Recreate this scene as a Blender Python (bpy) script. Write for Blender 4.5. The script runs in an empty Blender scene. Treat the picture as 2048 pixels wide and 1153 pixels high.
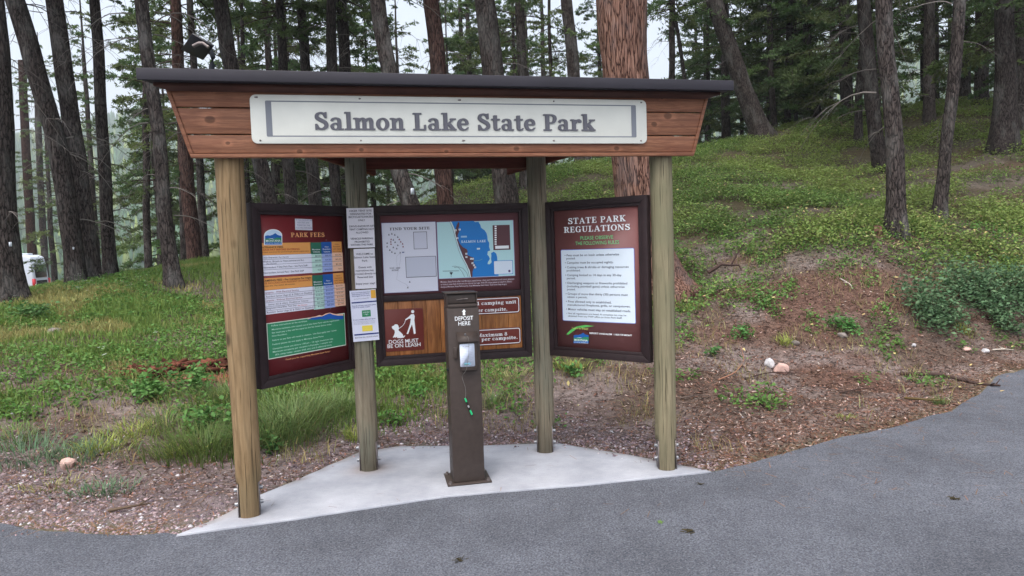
import bpy, math, random
import numpy as np
from mathutils import Matrix, Vector
from mathutils.geometry import tessellate_polygon
PI = math.pi
S = bpy.context.scene
COL = S.collection

# ------------------------------------------------------------------ camera
W_PX, H_PX, F_PX = 2048.0, 1153.0, 1400.0
PITCH, ROLL = 0.0608, -0.0334
CAM = np.array([0, 0, 1.6])
_r = np.array([1., 0, 0]); _f = np.array([0, math.cos(PITCH), -math.sin(PITCH)]); _u = np.array([0, math.sin(PITCH), math.cos(PITCH)])
CX = math.cos(ROLL) * _r + math.sin(ROLL) * _u
CY = -math.sin(ROLL) * _r + math.cos(ROLL) * _u
cd = bpy.data.cameras.new('camera'); cam = bpy.data.objects.new('camera', cd); COL.objects.link(cam)
cd.sensor_width = 36; cd.lens = F_PX / W_PX * 36; cd.clip_end = 6000; cd.clip_start = 0.05
m = Matrix.Identity(4)
for i in range(3):
    m[i][0] = CX[i]; m[i][1] = CY[i]; m[i][2] = -_f[i]; m[i][3] = CAM[i]
cam.matrix_world = m
S.camera = cam

# ------------------------------------------------------------------ world, sun, exposure
SUN_EL, SUN_AZ = math.radians(66), math.radians(205)
w = bpy.data.worlds.new("World"); S.world = w; w.use_nodes = True
nt = w.node_tree; bg = nt.nodes['Background']
sky = nt.nodes.new('ShaderNodeTexSky'); sky.sky_type = 'NISHITA'; sky.sun_disc = False
sky.sun_elevation = SUN_EL; sky.sun_rotation = SUN_AZ
sky.air_density = 1.0; sky.dust_density = 5; sky.ozone_density = 1.0
hs = nt.nodes.new('ShaderNodeHueSaturation'); hs.inputs['Saturation'].default_value = .5; hs.inputs['Value'].default_value = 1.2   # thin overcast greys the sky
nt.links.new(sky.outputs[0], hs.inputs['Color']); nt.links.new(hs.outputs[0], bg.inputs[0]); bg.inputs[1].default_value = 0.15
sl = bpy.data.lights.new('sun', 'SUN'); sl.energy = 0.5; sl.angle = math.radians(30); sl.color = (1, .985, .96)
sun = bpy.data.objects.new('sun', sl); COL.objects.link(sun)
sd = Vector((math.sin(SUN_AZ) * math.cos(SUN_EL), math.cos(SUN_AZ) * math.cos(SUN_EL), math.sin(SUN_EL)))
sun.rotation_euler = sd.to_track_quat('Z', 'Y').to_euler()
S.view_settings.view_transform = 'Standard'; S.view_settings.look = 'None'
S.view_settings.exposure = 1.2; S.view_settings.gamma = 1

# ------------------------------------------------------------------ rays of the calibrated camera
def ray(px, py):
    return _f + (px - W_PX / 2) / F_PX * CX - (py - H_PX / 2) / F_PX * CY
def at(px, py, d):                      # point seen at a pixel, d metres ahead
    r = ray(px, py); return CAM + r * (d / r[1])
def atz(px, py, z=0.):
    r = ray(px, py); return CAM + r * ((z - CAM[2]) / r[2])

# ------------------------------------------------------------------ helpers
def lin(*c):
    if len(c) == 1: c = c[0]
    o = []
    for v in c[:3]:
        v /= 255.; o.append(v / 12.92 if v <= .04045 else ((v + .055) / 1.055) ** 2.4)
    return tuple(o)

class Acc:
    """collects polygons with per-vertex colour, links them as ONE mesh object"""
    def __init__(s): s.v = []; s.c = []; s.f = []; s.n = 0
    def add(s, V, F, col=(1, 1, 1)):
        V = np.asarray(V, float).reshape(-1, 3)
        C = np.asarray(col, float)
        if C.ndim == 1: C = np.tile(C, (len(V), 1))
        s.v.append(V); s.c.append(C)
        if isinstance(F, np.ndarray): s.f.append(F.astype(np.int64) + s.n)
        else:
            d = {}
            for f in F: d.setdefault(len(f), []).append(f)
            for k in d: s.f.append(np.array(d[k], dtype=np.int64) + s.n)
        s.n += len(V)
    def mesh(s, name, smooth=False):
        me = bpy.data.meshes.new(name)
        V = np.concatenate(s.v); C = np.concatenate(s.c)
        me.vertices.add(len(V)); me.vertices.foreach_set('co', V.astype(np.float32).ravel())
        lt = np.concatenate([np.full(len(f), f.shape[1], dtype=np.int32) for f in s.f])
        lv = np.concatenate([f.ravel() for f in s.f]).astype(np.int32)
        me.loops.add(len(lv)); me.loops.foreach_set('vertex_index', lv)
        me.polygons.add(len(lt))
        ls = np.zeros(len(lt), dtype=np.int32); ls[1:] = np.cumsum(lt)[:-1]
        me.polygons.foreach_set('loop_start', ls); me.polygons.foreach_set('loop_total', lt)
        if smooth: me.polygons.foreach_set('use_smooth', np.ones(len(lt), dtype=bool))
        me.update(calc_edges=True); me.validate()
        if len(me.vertices) == len(V):
            a = me.color_attributes.new('Col', 'FLOAT_COLOR', 'POINT')
            a.data.foreach_set('color', np.concatenate([C, np.ones((len(C), 1))], 1).astype(np.float32).ravel())
        return me
    def build(s, name, mat, parent=None, smooth=False, bevel=0):
        me = s.mesh(name, smooth); me.materials.append(mat)
        return link(name, me, parent, bevel)
def link(name, data, parent=None, bevel=0):
    o = bpy.data.objects.new(name, data); COL.objects.link(o)
    if parent is not None: o.parent = parent
    if bevel:
        b = o.modifiers.new('bevel', 'BEVEL'); b.width = bevel; b.segments = 2; b.limit_method = 'ANGLE'
    return o
def tag(o, label=None, cat=None, group=None, kind=None):
    for k, v in (('label', label), ('category', cat), ('group', group), ('kind', kind)):
        if v: o[k] = v
    return o
def empty(name, loc, rz=0, **k):
    o = bpy.data.objects.new(name, None); COL.objects.link(o); o.empty_display_size = .1
    o.location = loc; o.rotation_euler = (0, 0, rz); return tag(o, **k)
def box(a, x0, x1, y0, y1, z0, z1, col=(1, 1, 1), M=None):
    V = np.array([(x, y, z) for z in (z0, z1) for y in (y0, y1) for x in (x0, x1)], float)
    if M is not None: V = V @ np.asarray(M)[:3, :3].T + np.asarray(M)[:3, 3]
    a.add(V, [(0, 2, 3, 1), (4, 5, 7, 6), (0, 1, 5, 4), (2, 6, 7, 3), (0, 4, 6, 2), (1, 3, 7, 5)], col)
def prism(a, pts, y0, y1, col=(1, 1, 1)):          # polygon in local x,z extruded along y
    n = len(pts); V = [(p[0], y0, p[1]) for p in pts] + [(p[0], y1, p[1]) for p in pts]
    F = [tuple(range(n)), tuple(range(2 * n - 1, n - 1, -1))] + [(i, i + n, (i + 1) % n + n, (i + 1) % n) for i in range(n)]
    a.add(V, F, col)
def slab(a, bottom, top, col=(1, 1, 1)):           # two matching rings of points
    n = len(bottom); F = [tuple(range(n - 1, -1, -1)), tuple(range(n, 2 * n))] + [(i, (i + 1) % n, (i + 1) % n + n, i + n) for i in range(n)]
    a.add(list(bottom) + list(top), F, col)
def tube(a, P, rad, sides=6, col=(1, 1, 1), cap=True):
    P = np.asarray(P, float); n = len(P); rad = np.broadcast_to(np.asarray(rad, float), (n,))
    T = np.gradient(P, axis=0); T /= np.linalg.norm(T, axis=1)[:, None] + 1e-9
    ref = np.array([0, 0, 1.]) if abs(T[:, 2]).mean() < .8 else np.array([1., 0, 0])
    A = np.cross(T, ref); A /= np.linalg.norm(A, axis=1)[:, None] + 1e-9; B = np.cross(T, A)
    th = np.arange(sides) * 2 * PI / sides
    V = P[:, None] + rad[:, None, None] * (np.cos(th)[None, :, None] * A[:, None] + np.sin(th)[None, :, None] * B[:, None])
    i = np.arange(n - 1)[:, None] * sides; j = np.arange(sides)[None]
    k = (j + 1) % sides
    F = np.stack([i + j, i + k, i + sides + k, i + sides + j], -1).reshape(-1, 4)
    a.add(V.reshape(-1, 3), F, col)
    if cap and sides > 4:
        a.add(V[0], [tuple(range(sides))], col); a.add(V[-1], [tuple(range(sides - 1, -1, -1))], col)

# numpy noise
def _h(ix, iy, iz=0):
    n = (ix * 374761393 + iy * 668265263 + iz * 2147483647 + 1013904223) & 0xffffffff
    n = ((n ^ (n >> 13)) * 1274126177) & 0xffffffff
    n = ((n ^ (n >> 16)) * 2246822519) & 0xffffffff
    return ((n ^ (n >> 15)) & 0xffffff) / 0xffffff
def vnoise(x, y, seed=0):
    x = np.asarray(x, float); y = np.asarray(y, float)
    ix = np.floor(x).astype(np.int64); iy = np.floor(y).astype(np.int64); fx = x - ix; fy = y - iy
    fx = fx * fx * (3 - 2 * fx); fy = fy * fy * (3 - 2 * fy)
    a = _h(ix, iy, seed); b = _h(ix + 1, iy, seed); c = _h(ix, iy + 1, seed); d = _h(ix + 1, iy + 1, seed)
    return (a * (1 - fx) + b * fx) * (1 - fy) + (c * (1 - fx) + d * fx) * fy
def fbm(x, y, o=4, seed=0):
    s = 0; a = .5; t = 0
    for i in range(o):
        s = s + a * vnoise(x * 2 ** i + 17.3 * i, y * 2 ** i + 9.1 * i, seed + i); t += a; a *= .5
    return s / t
def sstep(x, a, b):
    t = np.clip((x - a) / (b - a), 0, 1); return t * t * (3 - 2 * t)

# ------------------------------------------------------------------ materials
class NT:
    def __init__(s, name, rough=.8, spec=.3):
        s.m = bpy.data.materials.new(name); s.m.use_nodes = True; s.t = s.m.node_tree
        s.b = s.t.nodes['Principled BSDF']; s.b.inputs['Roughness'].default_value = rough
        s.b.inputs['Specular IOR Level'].default_value = spec
    def n(s, ty, **k):
        o = s.t.nodes.new(ty)
        for a, v in k.items():
            if hasattr(o, a): setattr(o, a, v)
        return o
    def l(s, a, b): s.t.links.new(a, b)
    def coords(s, scale=(1, 1, 1), kind='Object'):
        tc = s.n('ShaderNodeTexCoord'); mp = s.n('ShaderNodeMapping'); mp.inputs['Scale'].default_value = scale
        s.l(tc.outputs[kind], mp.inputs[0]); return mp.outputs[0]
    def noise(s, scale, vec, detail=4, rough=.55, dist=0):
        o = s.n('ShaderNodeTexNoise'); o.inputs['Scale'].default_value = scale; o.inputs['Detail'].default_value = detail
        o.inputs['Roughness'].default_value = rough; o.inputs['Distortion'].default_value = dist
        s.l(vec, o.inputs['Vector']); return o.outputs['Fac']
    def vor(s, scale, vec, feat='F1', out='Distance'):
        o = s.n('ShaderNodeTexVoronoi'); o.feature = feat; o.inputs['Scale'].default_value = scale; s.l(vec, o.inputs['Vector']); return o.outputs[out]
    def ramp(s, fac, stops, interp='LINEAR'):
        o = s.n('ShaderNodeValToRGB'); cr = o.color_ramp; cr.interpolation = interp
        while len(cr.elements) < len(stops): cr.elements.new(.5)
        for e, (p, c) in zip(cr.elements, stops):
            e.position = p; e.color = (*c, 1) if not isinstance(c, (int, float)) else (c, c, c, 1)
        s.l(fac, o.inputs[0]); return o.outputs[0]
    def mix(s, fac, a, b, mode='MIX'):
        o = s.n('ShaderNodeMix'); o.data_type = 'RGBA'; o.blend_type = mode
        for v, i in ((fac, 0), (a, 6), (b, 7)):
            if hasattr(v, 'links'): s.l(v, o.inputs[i])
            elif isinstance(v, (int, float)) and i == 0: o.inputs[0].default_value = v
            elif isinstance(v, (int, float)): o.inputs[i].default_value = (v, v, v, 1)
            else: o.inputs[i].default_value = (*v, 1)
        return o.outputs[2]
    def attr(s, name='Col'):
        o = s.n('ShaderNodeVertexColor'); o.layer_name = name; return o.outputs[0]
    def math(s, op, a, b):
        o = s.n('ShaderNodeMath'); o.operation = op
        for v, i in ((a, 0), (b, 1)):
            if hasattr(v, 'links'): s.l(v, o.inputs[i])
            else: o.inputs[i].default_value = v
        return o.outputs[0]
    def col(s, c):
        if hasattr(c, 'links'): s.l(c, s.b.inputs['Base Color'])
        else: s.b.inputs['Base Color'].default_value = (*c, 1)
    def bump(s, h, strength=.5, dist=.01):
        o = s.n('ShaderNodeBump'); o.inputs['Strength'].default_value = strength; o.inputs['Distance'].default_value = dist
        s.l(h, o.inputs['Height']); s.l(o.outputs[0], s.b.inputs['Normal']); return o
MAT = {}
def m_simple(key, col, rough=.6, metal=0, var=.15, scale=8, spec=.3, bump=.1):
    k = NT(key, rough, spec); v = k.coords(); n = k.noise(scale, v, 5)
    k.col(k.mix(k.ramp(n, [(.3, 0), (.7, 1)]), tuple(c * (1 - var) for c in col), tuple(min(1, c * (1 + var)) for c in col)))
    k.b.inputs['Metallic'].default_value = metal
    if bump: k.bump(k.noise(scale * 6, v, 3), bump, .003)
    MAT[key] = k.m; return k.m
def m_attr(key, rough=.6, spec=.3, transl=0, var=0, scale=5):
    k = NT(key, rough, spec); c = k.attr()
    if var:
        n = k.noise(scale, k.coords(), 4); c = k.mix(1, c, k.ramp(n, [(.25, 1 - var), (.75, 1 + var)]), 'MULTIPLY')
    k.col(c)
    if transl:
        tr = k.n('ShaderNodeBsdfTranslucent'); k.l(c, tr.inputs[0])
        mx = k.n('ShaderNodeMixShader'); mx.inputs[0].default_value = transl
        k.l(k.b.outputs[0], mx.inputs[1]); k.l(tr.outputs[0], mx.inputs[2])
        k.l(mx.outputs[0], k.t.nodes['Material Output'].inputs[0])
    MAT[key] = k.m; return k.m
m_attr('print', .45, .35)
m_attr('leaf', .6, .25, .35)
m_attr('litter', .85, .1)
m_attr('painted', .45, .4, var=.06, scale=6)
m_simple('frame_paint', lin(40, 28, 30), .6, var=.25, scale=14)
m_simple('box_paint', lin(64, 55, 51), .5, var=.12, scale=22, bump=.25)
m_simple('metal_roof', lin(46, 44, 51), .65, .0, .14, 3, spec=.3, bump=.05)
m_simple('soffit', lin(70, 42, 34), .8, var=.3, scale=5)
m_simple('steel', lin(120, 112, 110), .55, .6, .3, 30)
m_simple('galvanised', lin(150, 152, 156), .45, .8, .2, 40)
m_simple('black_plastic', lin(24, 27, 34), .45, var=.2)
m_simple('white_card', lin(222, 222, 232), .5, var=.04)
m_simple('rubber', lin(20, 20, 20), .8)
m_simple('dark_glass', lin(14, 17, 22), .12, spec=.6, var=.05, bump=0)
m_simple('van_paint', lin(205, 212, 224), .3, var=.03, spec=.5, bump=0)
m_simple('rock_white', lin(178, 176, 178), .85, var=.3, scale=9, bump=.6)
m_simple('rock_pink', lin(190, 158, 148), .85, var=.25, scale=7, bump=.6)
m_simple('rock_grey', lin(120, 112, 108), .85, var=.35, scale=9, bump=.6)

def wood_fascia():
    k = NT('stained_cedar', .55, .25)
    v = k.coords((1.6, 1.6, 26)); big = k.coords((.9, 1, 3.2)); 
    g = k.noise(3.2, v, 8, .65, 1.6)
    wv = k.n('ShaderNodeTexWave'); wv.wave_type = 'BANDS'; wv.bands_direction = 'Z'; wv.inputs['Scale'].default_value = 1.1
    wv.inputs['Distortion'].default_value = 9; wv.inputs['Detail'].default_value = 3; wv.inputs['Detail Scale'].default_value = .6
    k.l(k.coords((.55, 1, 5.5)), wv.inputs['Vector'])
    c = k.ramp(g, [(.25, lin(94, 64, 49)), (.5, lin(134, 90, 67)), (.75, lin(160, 114, 87))])
    c = k.mix(k.ramp(wv.outputs['Fac'], [(0, .35), (.35, 0), (1, 0)]), c, lin(82, 50, 40))
    c = k.mix(k.math('MULTIPLY', k.ramp(k.noise(2.2, big, 3), [(.45, 0), (.75, 1)]), .5), c, lin(116, 66, 52))
    # knots of the boards
    tc = k.n('ShaderNodeTexCoord'); kf = None
    for x, z, r in ((-1.47, 2.385, .03), (-1.38, 2.25, .014), (-.98, 2.2, .018), (-.62, 2.21, .016), (-.1, 2.2, .014), (.35, 2.215, .02), (1.03, 2.215, .02), (1.4, 2.43, .03), (1.36, 2.55, .014), (1.3, 2.375, .022), (-1.45, 2.55, .012), (.7, 2.56, .016)):
        d = k.n('ShaderNodeVectorMath'); d.operation = 'MULTIPLY_ADD'; d.inputs[1].default_value = (.75, 0, 1); d.inputs[2].default_value = (-x * .75, 0, -z); k.l(tc.outputs['Object'], d.inputs[0])
        ln = k.n('ShaderNodeVectorMath'); ln.operation = 'LENGTH'; k.l(d.outputs[0], ln.inputs[0])
        f = k.math('DIVIDE', ln.outputs['Value'], r); kf = f if kf is None else k.math('MINIMUM', kf, f)
    c = k.mix(1, c, k.ramp(k.math('MULTIPLY', kf, .5), [(0, .55), (.3, .62), (.42, 1.35), (.75, 1.12), (1, 1)]), 'MULTIPLY')
    k.col(c); k.bump(g, .25, .004)
    MAT['cedar'] = k.m
def wood_dark():
    k = NT('dark_red_stain', .7, .2); g = k.noise(4, k.coords((1, 1, 10)), 6)
    k.col(k.ramp(g, [(.3, lin(70, 34, 28)), (.7, lin(112, 58, 46))])); k.bump(g, .2, .003); MAT['darkwood'] = k.m
def wood_planks():
    k = NT('orange_cedar', .5, .3); v = k.coords((14, 1, 1.4)); g = k.noise(2.6, v, 7, .6, 1.2)
    c = k.ramp(g, [(.28, lin(110, 66, 34)), (.5, lin(160, 104, 58)), (.72, lin(186, 128, 78))])
    b = k.noise(3, k.coords((3, 1, 1)), 3)
    c = k.mix(1, c, k.ramp(b, [(.35, .7), (.65, 1.1)]), 'MULTIPLY')
    c = k.mix(1, c, k.attr(), 'MULTIPLY'); k.col(c); k.bump(g, .2, .003); MAT['planks'] = k.m
def wood_post(key, c0, c1, c2, stain):
    k = NT(key, .75, .2); v = k.coords((24, 24, 1.3)); g = k.mix(.55, k.noise(3, v, 8, .7, .8), k.noise(3, k.coords((7, 7, .8)), 5, .6, 1.2))
    oi = k.n('ShaderNodeObjectInfo')
    wv = k.n('ShaderNodeTexWave'); wv.wave_type = 'BANDS'; wv.bands_direction = 'X'; wv.inputs['Scale'].default_value = 6
    wv.inputs['Distortion'].default_value = 10; wv.inputs['Detail'].default_value = 2.5; wv.inputs['Detail Scale'].default_value = .7
    k.l(k.coords((1, 1, .22)), wv.inputs['Vector'])
    c = k.ramp(g, [(.28, c0), (.5, c1), (.75, c2)])
    c = k.mix(k.math('MULTIPLY', k.ramp(wv.outputs['Fac'], [(0, 1), (.3, 0), (1, 0)]), .32), c, tuple(x * .55 for x in c0))
    c = k.mix(k.math('MULTIPLY', k.ramp(k.noise(1.6, k.coords((2, 2, .8)), 4), [(.44, 0), (.62, 1)]), .75), c, stain)
    # fine drying cracks
    cr = k.noise(5, k.coords((26, 26, .45)), 3, .5)
    cm = k.ramp(cr, [(.36, 1), (.4, 0), (1, 0)])
    c = k.mix(k.math('MULTIPLY', cm, .8), c, tuple(x * .35 for x in c0))
    if stain is not None:
        sx = k.n('ShaderNodeSeparateXYZ'); k.l(k.coords(), sx.inputs[0]); zf = k.math('ADD', sx.outputs[2], k.math('MULTIPLY', k.noise(7, k.coords((1, 1, .4)), 3), .35))
        c = k.mix(k.math('MULTIPLY', k.ramp(zf, [(.2, 1), (.5, 0)]), .6 if key == 'post_grey' else .3), c, lin(58, 48, 40))
    kn = k.vor(2.3, k.coords((2, 2, 1)))
    c = k.mix(k.math('MULTIPLY', k.ramp(kn, [(.08, 1), (.14, 0)]), .85), c, tuple(x * .35 for x in c0))
    k.col(c); k.bump(g, .35, .006); MAT[key] = k.m
wood_fascia(); wood_dark(); wood_planks()
wood_post('post_tan', lin(98, 80, 57), lin(136, 113, 83), lin(158, 136, 104), lin(116, 104, 78))
wood_post('post_grey', lin(90, 80, 66), lin(126, 116, 98), lin(150, 140, 120), lin(110, 112, 98))
wood_post('post_green', lin(98, 90, 70), lin(132, 123, 99), lin(154, 143, 116), lin(116, 114, 90))

def bark(key, stops, lichen, stretch=(7, 7, 1.6), bstr=.9, lich=.35):
    k = NT(key, .95, .1); v = k.coords(stretch)
    # warp coordinates then voronoi plates
    vo = k.n('ShaderNodeTexVoronoi'); vo.feature = 'DISTANCE_TO_EDGE'; vo.inputs['Scale'].default_value = 1.6
    nz = k.n('ShaderNodeTexNoise'); nz.inputs['Scale'].default_value = 1.4; nz.inputs['Detail'].default_value = 5; k.l(v, nz.inputs['Vector'])
    ad = k.n('ShaderNodeVectorMath'); ad.operation = 'ADD'; sc = k.n('ShaderNodeVectorMath'); sc.operation = 'SCALE'; sc.inputs[3].default_value = 1.3
    k.l(nz.outputs['Color'], sc.inputs[0]); k.l(v, ad.inputs[0]); k.l(sc.outputs[0], ad.inputs[1]); k.l(ad.outputs[0], vo.inputs['Vector'])
    g = k.noise(2.4, v, 8, .7)
    h = k.math('MULTIPLY', k.ramp(vo.outputs['Distance'], [(0, 0), (.1, .7), (.5, 1)]), k.ramp(g, [(.2, .35), (.8, 1)]))
    c = k.ramp(h, stops)
    pz = k.noise(1.2, k.coords((3, 3, 1.2)), 5, .6)
    c = k.mix(k.math('MULTIPLY', k.ramp(pz, [(.5, 0), (.66, 1)]), lich), c, lichen)
    fz = k.noise(2.5, k.coords((stretch[0] * 2.2, stretch[1] * 2.2, stretch[2] * 1.2)), 6, .75); c = k.mix(1, c, k.ramp(fz, [(.3, .6), (.5, 1), (.7, 1.35)]), 'MULTIPLY')
    oi = k.n('ShaderNodeObjectInfo')
    c = k.mix(1, c, k.ramp(oi.outputs['Random'], [(0, .7), (1, 1.3)]), 'MULTIPLY')
    k.col(c); k.bump(h, bstr, .03); MAT[key] = k.m
bark('bark_dark', [(0, lin(22, 20, 20)), (.35, lin(54, 48, 46)), (.8, lin(88, 80, 77)), (1, lin(118, 110, 107))], lin(130, 130, 127), stretch=(15, 15, 3.6), bstr=.8, lich=.3)
bark('bark_red', [(0, lin(30, 22, 21)), (.4, lin(74, 54, 49)), (1, lin(112, 88, 80))], lin(130, 120, 116), stretch=(13, 13, 2.6), lich=.15)
bark('bark_pine', [(0, lin(46, 32, 29)), (.22, lin(104, 74, 64)), (.55, lin(150, 114, 99)), (1, lin(190, 162, 148))], lin(120, 112, 114), stretch=(15, 15, 1.5), bstr=1, lich=.45)

def ground_mat():
    k = NT('ground_soil', .95, .1); v = k.coords(); c = k.attr()
    n1 = k.noise(14, v, 8, .7); n2 = k.noise(90, v, 4, .7); n3 = k.noise(2.5, v, 4)
    c = k.mix(1, c, k.ramp(n1, [(.25, .45), (.5, 1), (.75, 1.55)]), 'MULTIPLY')
    c = k.mix(1, c, k.ramp(n2, [(.3, .65), (.7, 1.35)]), 'MULTIPLY')
    k.col(c); k.bump(k.math('ADD', n1, k.math('MULTIPLY', n2, .4)), .8, .03); MAT['ground'] = k.m
def asphalt_mat():
    k = NT('asphalt', .9, .2); v = k.coords()
    n1 = k.noise(85, v, 4, .85); n0 = k.noise(1.1, v, 5, .6); n2 = k.vor(120, v, out='Color')
    c = k.ramp(n1, [(.3, lin(44, 47, 55)), (.5, lin(84, 88, 99)), (.66, lin(134, 138, 148))])
    c = k.mix(.35, c, k.ramp(n2, [(.1, lin(58, 60, 65)), (.9, lin(134, 134, 138))]))
    sp = k.vor(75, v); c = k.mix(k.math('MULTIPLY', k.ramp(sp, [(.12, 1), (.3, 0)]), .3), c, lin(150, 150, 152)); sq = k.vor(52, k.coords((1.1, 1, 1))); c = k.mix(k.math('MULTIPLY', k.ramp(sq, [(.12, 1), (.3, 0)]), .45), c, lin(44, 45, 48))
    c = k.mix(1, c, k.ramp(n0, [(.3, .74), (.7, 1.18)]), 'MULTIPLY')
    c = k.mix(1, c, k.ramp(k.noise(9, v, 5, .7), [(.3, .86), (.7, 1.1)]), 'MULTIPLY')
    k.col(c); k.bump(n1, .8, .014); MAT['asphalt'] = k.m
def concrete_mat():
    k = NT('concrete', .9, .2); v = k.coords()
    n0 = k.noise(3, v, 6, .6); n1 = k.noise(60, k.coords((.25, 2.2, 1)), 4, .6); n2 = k.noise(160, v, 2)
    c = k.ramp(n0, [(.3, lin(146, 149, 157)), (.7, lin(172, 174, 181))])
    c = k.mix(1, c, k.ramp(n1, [(.3, .94), (.7, 1.05)]), 'MULTIPLY'); c = k.mix(1, c, k.ramp(n2, [(.3, .93), (.7, 1.05)]), 'MULTIPLY')
    c = k.mix(1, c, k.ramp(k.noise(1.3, v, 6, .65), [(.35, .86), (.6, 1.03)]), 'MULTIPLY')
    sp = k.vor(34, v); c = k.mix(k.math('MULTIPLY', k.ramp(sp, [(.08, 1), (.14, 0)]), .35), c, lin(110, 100, 92))
    # rust bleeding round the second post and scattered specks
    c = k.mix(1, c, k.attr(), 'MULTIPLY')
    k.col(c); k.bump(k.math('ADD', n1, n2), .25, .004); MAT['concrete'] = k.m
ground_mat(); asphalt_mat(); concrete_mat()
m_attr('hillmat', .95, .1, var=.3, scale=.02)

# ------------------------------------------------------------------ kiosk frame of reference
ANG = 0.2245
KC = np.array([-0.3074, 4.5443]); KU = np.array([math.cos(ANG), math.sin(ANG)]); KN = np.array([-KU[1], KU[0]])
FL, FR = np.array([-1.664, 4.234]), np.array([1.049, 4.854])
BL, BR = np.array([-1.092, 5.054]), np.array([.217, 5.353])
def kl(p): d = np.asarray(p)[:2] - KC; return np.array([d @ KU, d @ KN])      # world -> kiosk local

# ================================================================== GROUND
ctrl = [(25,605,10),(90,584,11.5),(110,578,13),(165,568,11.5),(222,556,14),(347,570,12),(430,520,15),(850,405,22),(1000,370,24),(1200,332,25),(1400,300,25),(1560,265,24),
 (1700,235,24),(1850,215,24),(2048,192,24),(1790,470,11),(1500,700,8.3),(1500,600,9.5),(1500,500,11.5),(1500,400,15),(1500,330,20),
 (1900,640,9),(1900,540,10.5),(1880,432,13),(2010,300,17),(900,830,6.5),(900,740,8),(900,600,11),(900,450,18),(1200,720,7.8),(1200,800,6.9),
 (1370,590,10.5),(250,930,5.3),(250,800,6.5),(250,700,8),(250,640,9.5),(600,780,7),(600,850,6.2),(0,900,5.5),(0,760,6.8),(1760,330,19),
 (1700,760,7.6),(1900,735,8),(600,600,12),(2040,500,10.8),(1560,742,7.9),(1400,830,6.5)]
CP = [at(*c) for c in ctrl] + [np.array(p) for p in [(-14,40,-1.3),(-30,42,-1.5),(-6,20,.7),(-14,22,-.2),(-4,30,.6),(-10,12,.9),(-14,8,.8),(-8,6,.4),
 (12,36,3.6),(25,36,4.5),(0,36,1.8),(10,60,-2),(40,60,-1),(-30,60,-3),(-10,60,-3),(22,14,3.0),(30,24,6),(14,10,1.2),(10,5,0),(-12,2,0),(0,0,0),(12,0,0),(0,-8,0),(30,0,.3),(-30,0,0),(-30,14,0.2)]]
CP = np.array(CP)
def _tps(r2): return np.where(r2 > 1e-12, .5 * r2 * np.log(r2 + 1e-12), 0)
_n = len(CP); _K = _tps(((CP[:, None, :2] - CP[None, :, :2]) ** 2).sum(-1)) + np.eye(_n) * .45
_P = np.concatenate([np.ones((_n, 1)), CP[:, :2]], 1)
_A = np.block([[_K, _P], [_P.T, np.zeros((3, 3))]]); _wt = np.linalg.solve(_A, np.concatenate([CP[:, 2], np.zeros(3)]))
EDGE = np.array([(-400,160),(-40,22),(-15,9),(-7,5.6),(-5,4.85),(-3.9,4.45),(-3.21,4.23),(-2.83,4.12),(-2.38,4.02),(-1.97,3.96),(-1.33,4.15),(-.45,4.45),(.54,4.59),(1.32,4.75),(1.57,4.86),(1.95,5.11),(2.66,5.51),(3.19,5.75),(3.88,6.18),(4.58,6.82),(5.29,7.63),(5.87,7.99),(7.2,8.4),(11,9.4),(40,14),(400,60)])
PADB = np.array([(-1.97,3.96),(-1.83,4.19),(-1.72,4.57),(-1.46,5.06),(-1.25,5.48),(-.95,5.61),(-.34,5.56),(.1,5.56),(.34,5.53),(.57,5.36),(.91,5.11),(1.21,4.84),(1.32,4.75)])
def edge_y(x):
    e = np.interp(x, EDGE[:, 0], EDGE[:, 1]); p = np.interp(x, PADB[:, 0], PADB[:, 1], left=-99, right=-99)
    return np.maximum(e, p)
def terrain(x, y, fine=True):
    x = np.atleast_1d(np.asarray(x, float)); y = np.atleast_1d(np.asarray(y, float)); sh = x.shape
    x = x.ravel(); y = y.ravel(); z = np.zeros(len(x))
    xc = np.clip(x, -32, 42); yc = np.clip(y, -8, 62)
    for s in range(0, len(x), 20000):
        e = slice(s, s + 20000)
        r2 = (xc[e, None] - CP[None, :, 0]) ** 2 + (yc[e, None] - CP[None, :, 1]) ** 2
        z[e] = _tps(r2) @ _wt[:_n] + _wt[_n] + _wt[_n + 1] * xc[e] + _wt[_n + 2] * yc[e]
    z = z - 6 * sstep(y, 55, 160)
    k = sstep(y - edge_y(x), 0.0, 1.3)
    z = np.where(y < 30, np.maximum(z, -.015) , z) * k - .022 * (1 - k)
    if fine:
        z = z + k * ((fbm(x * 1.3, y * 1.3, 4, 3) - .5) * .16 + (fbm(x * 7, y * 7, 3, 9) - .5) * .05) + (1 - k) * (fbm(x * 9, y * 9, 2, 5) - .5) * .008
    return z.reshape(sh)
def tz(x, y): return float(terrain(np.array([x]), np.array([y]))[0])
def surf(x, y):                        # top of whatever lies there: pad, road or soil
    e = np.interp(x, EDGE[:, 0], EDGE[:, 1]); p = np.interp(x, PADB[:, 0], PADB[:, 1], left=-99, right=-99)
    return np.where(y < e, -.0115, np.where(y < p, .0005, terrain(x, y)))
def hit(px, py):                       # where the ray through a pixel meets the ground
    r = ray(px, py); t = np.arange(3, 60, .03); P = CAM[None] + r[None] * (t / r[1])[:, None]
    z = terrain(P[:, 0], P[:, 1]); i = np.argmax(P[:, 2] < z)
    return np.array([P[i, 0], P[i, 1], z[i]]) if P[i, 2] < z[i] else None

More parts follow.
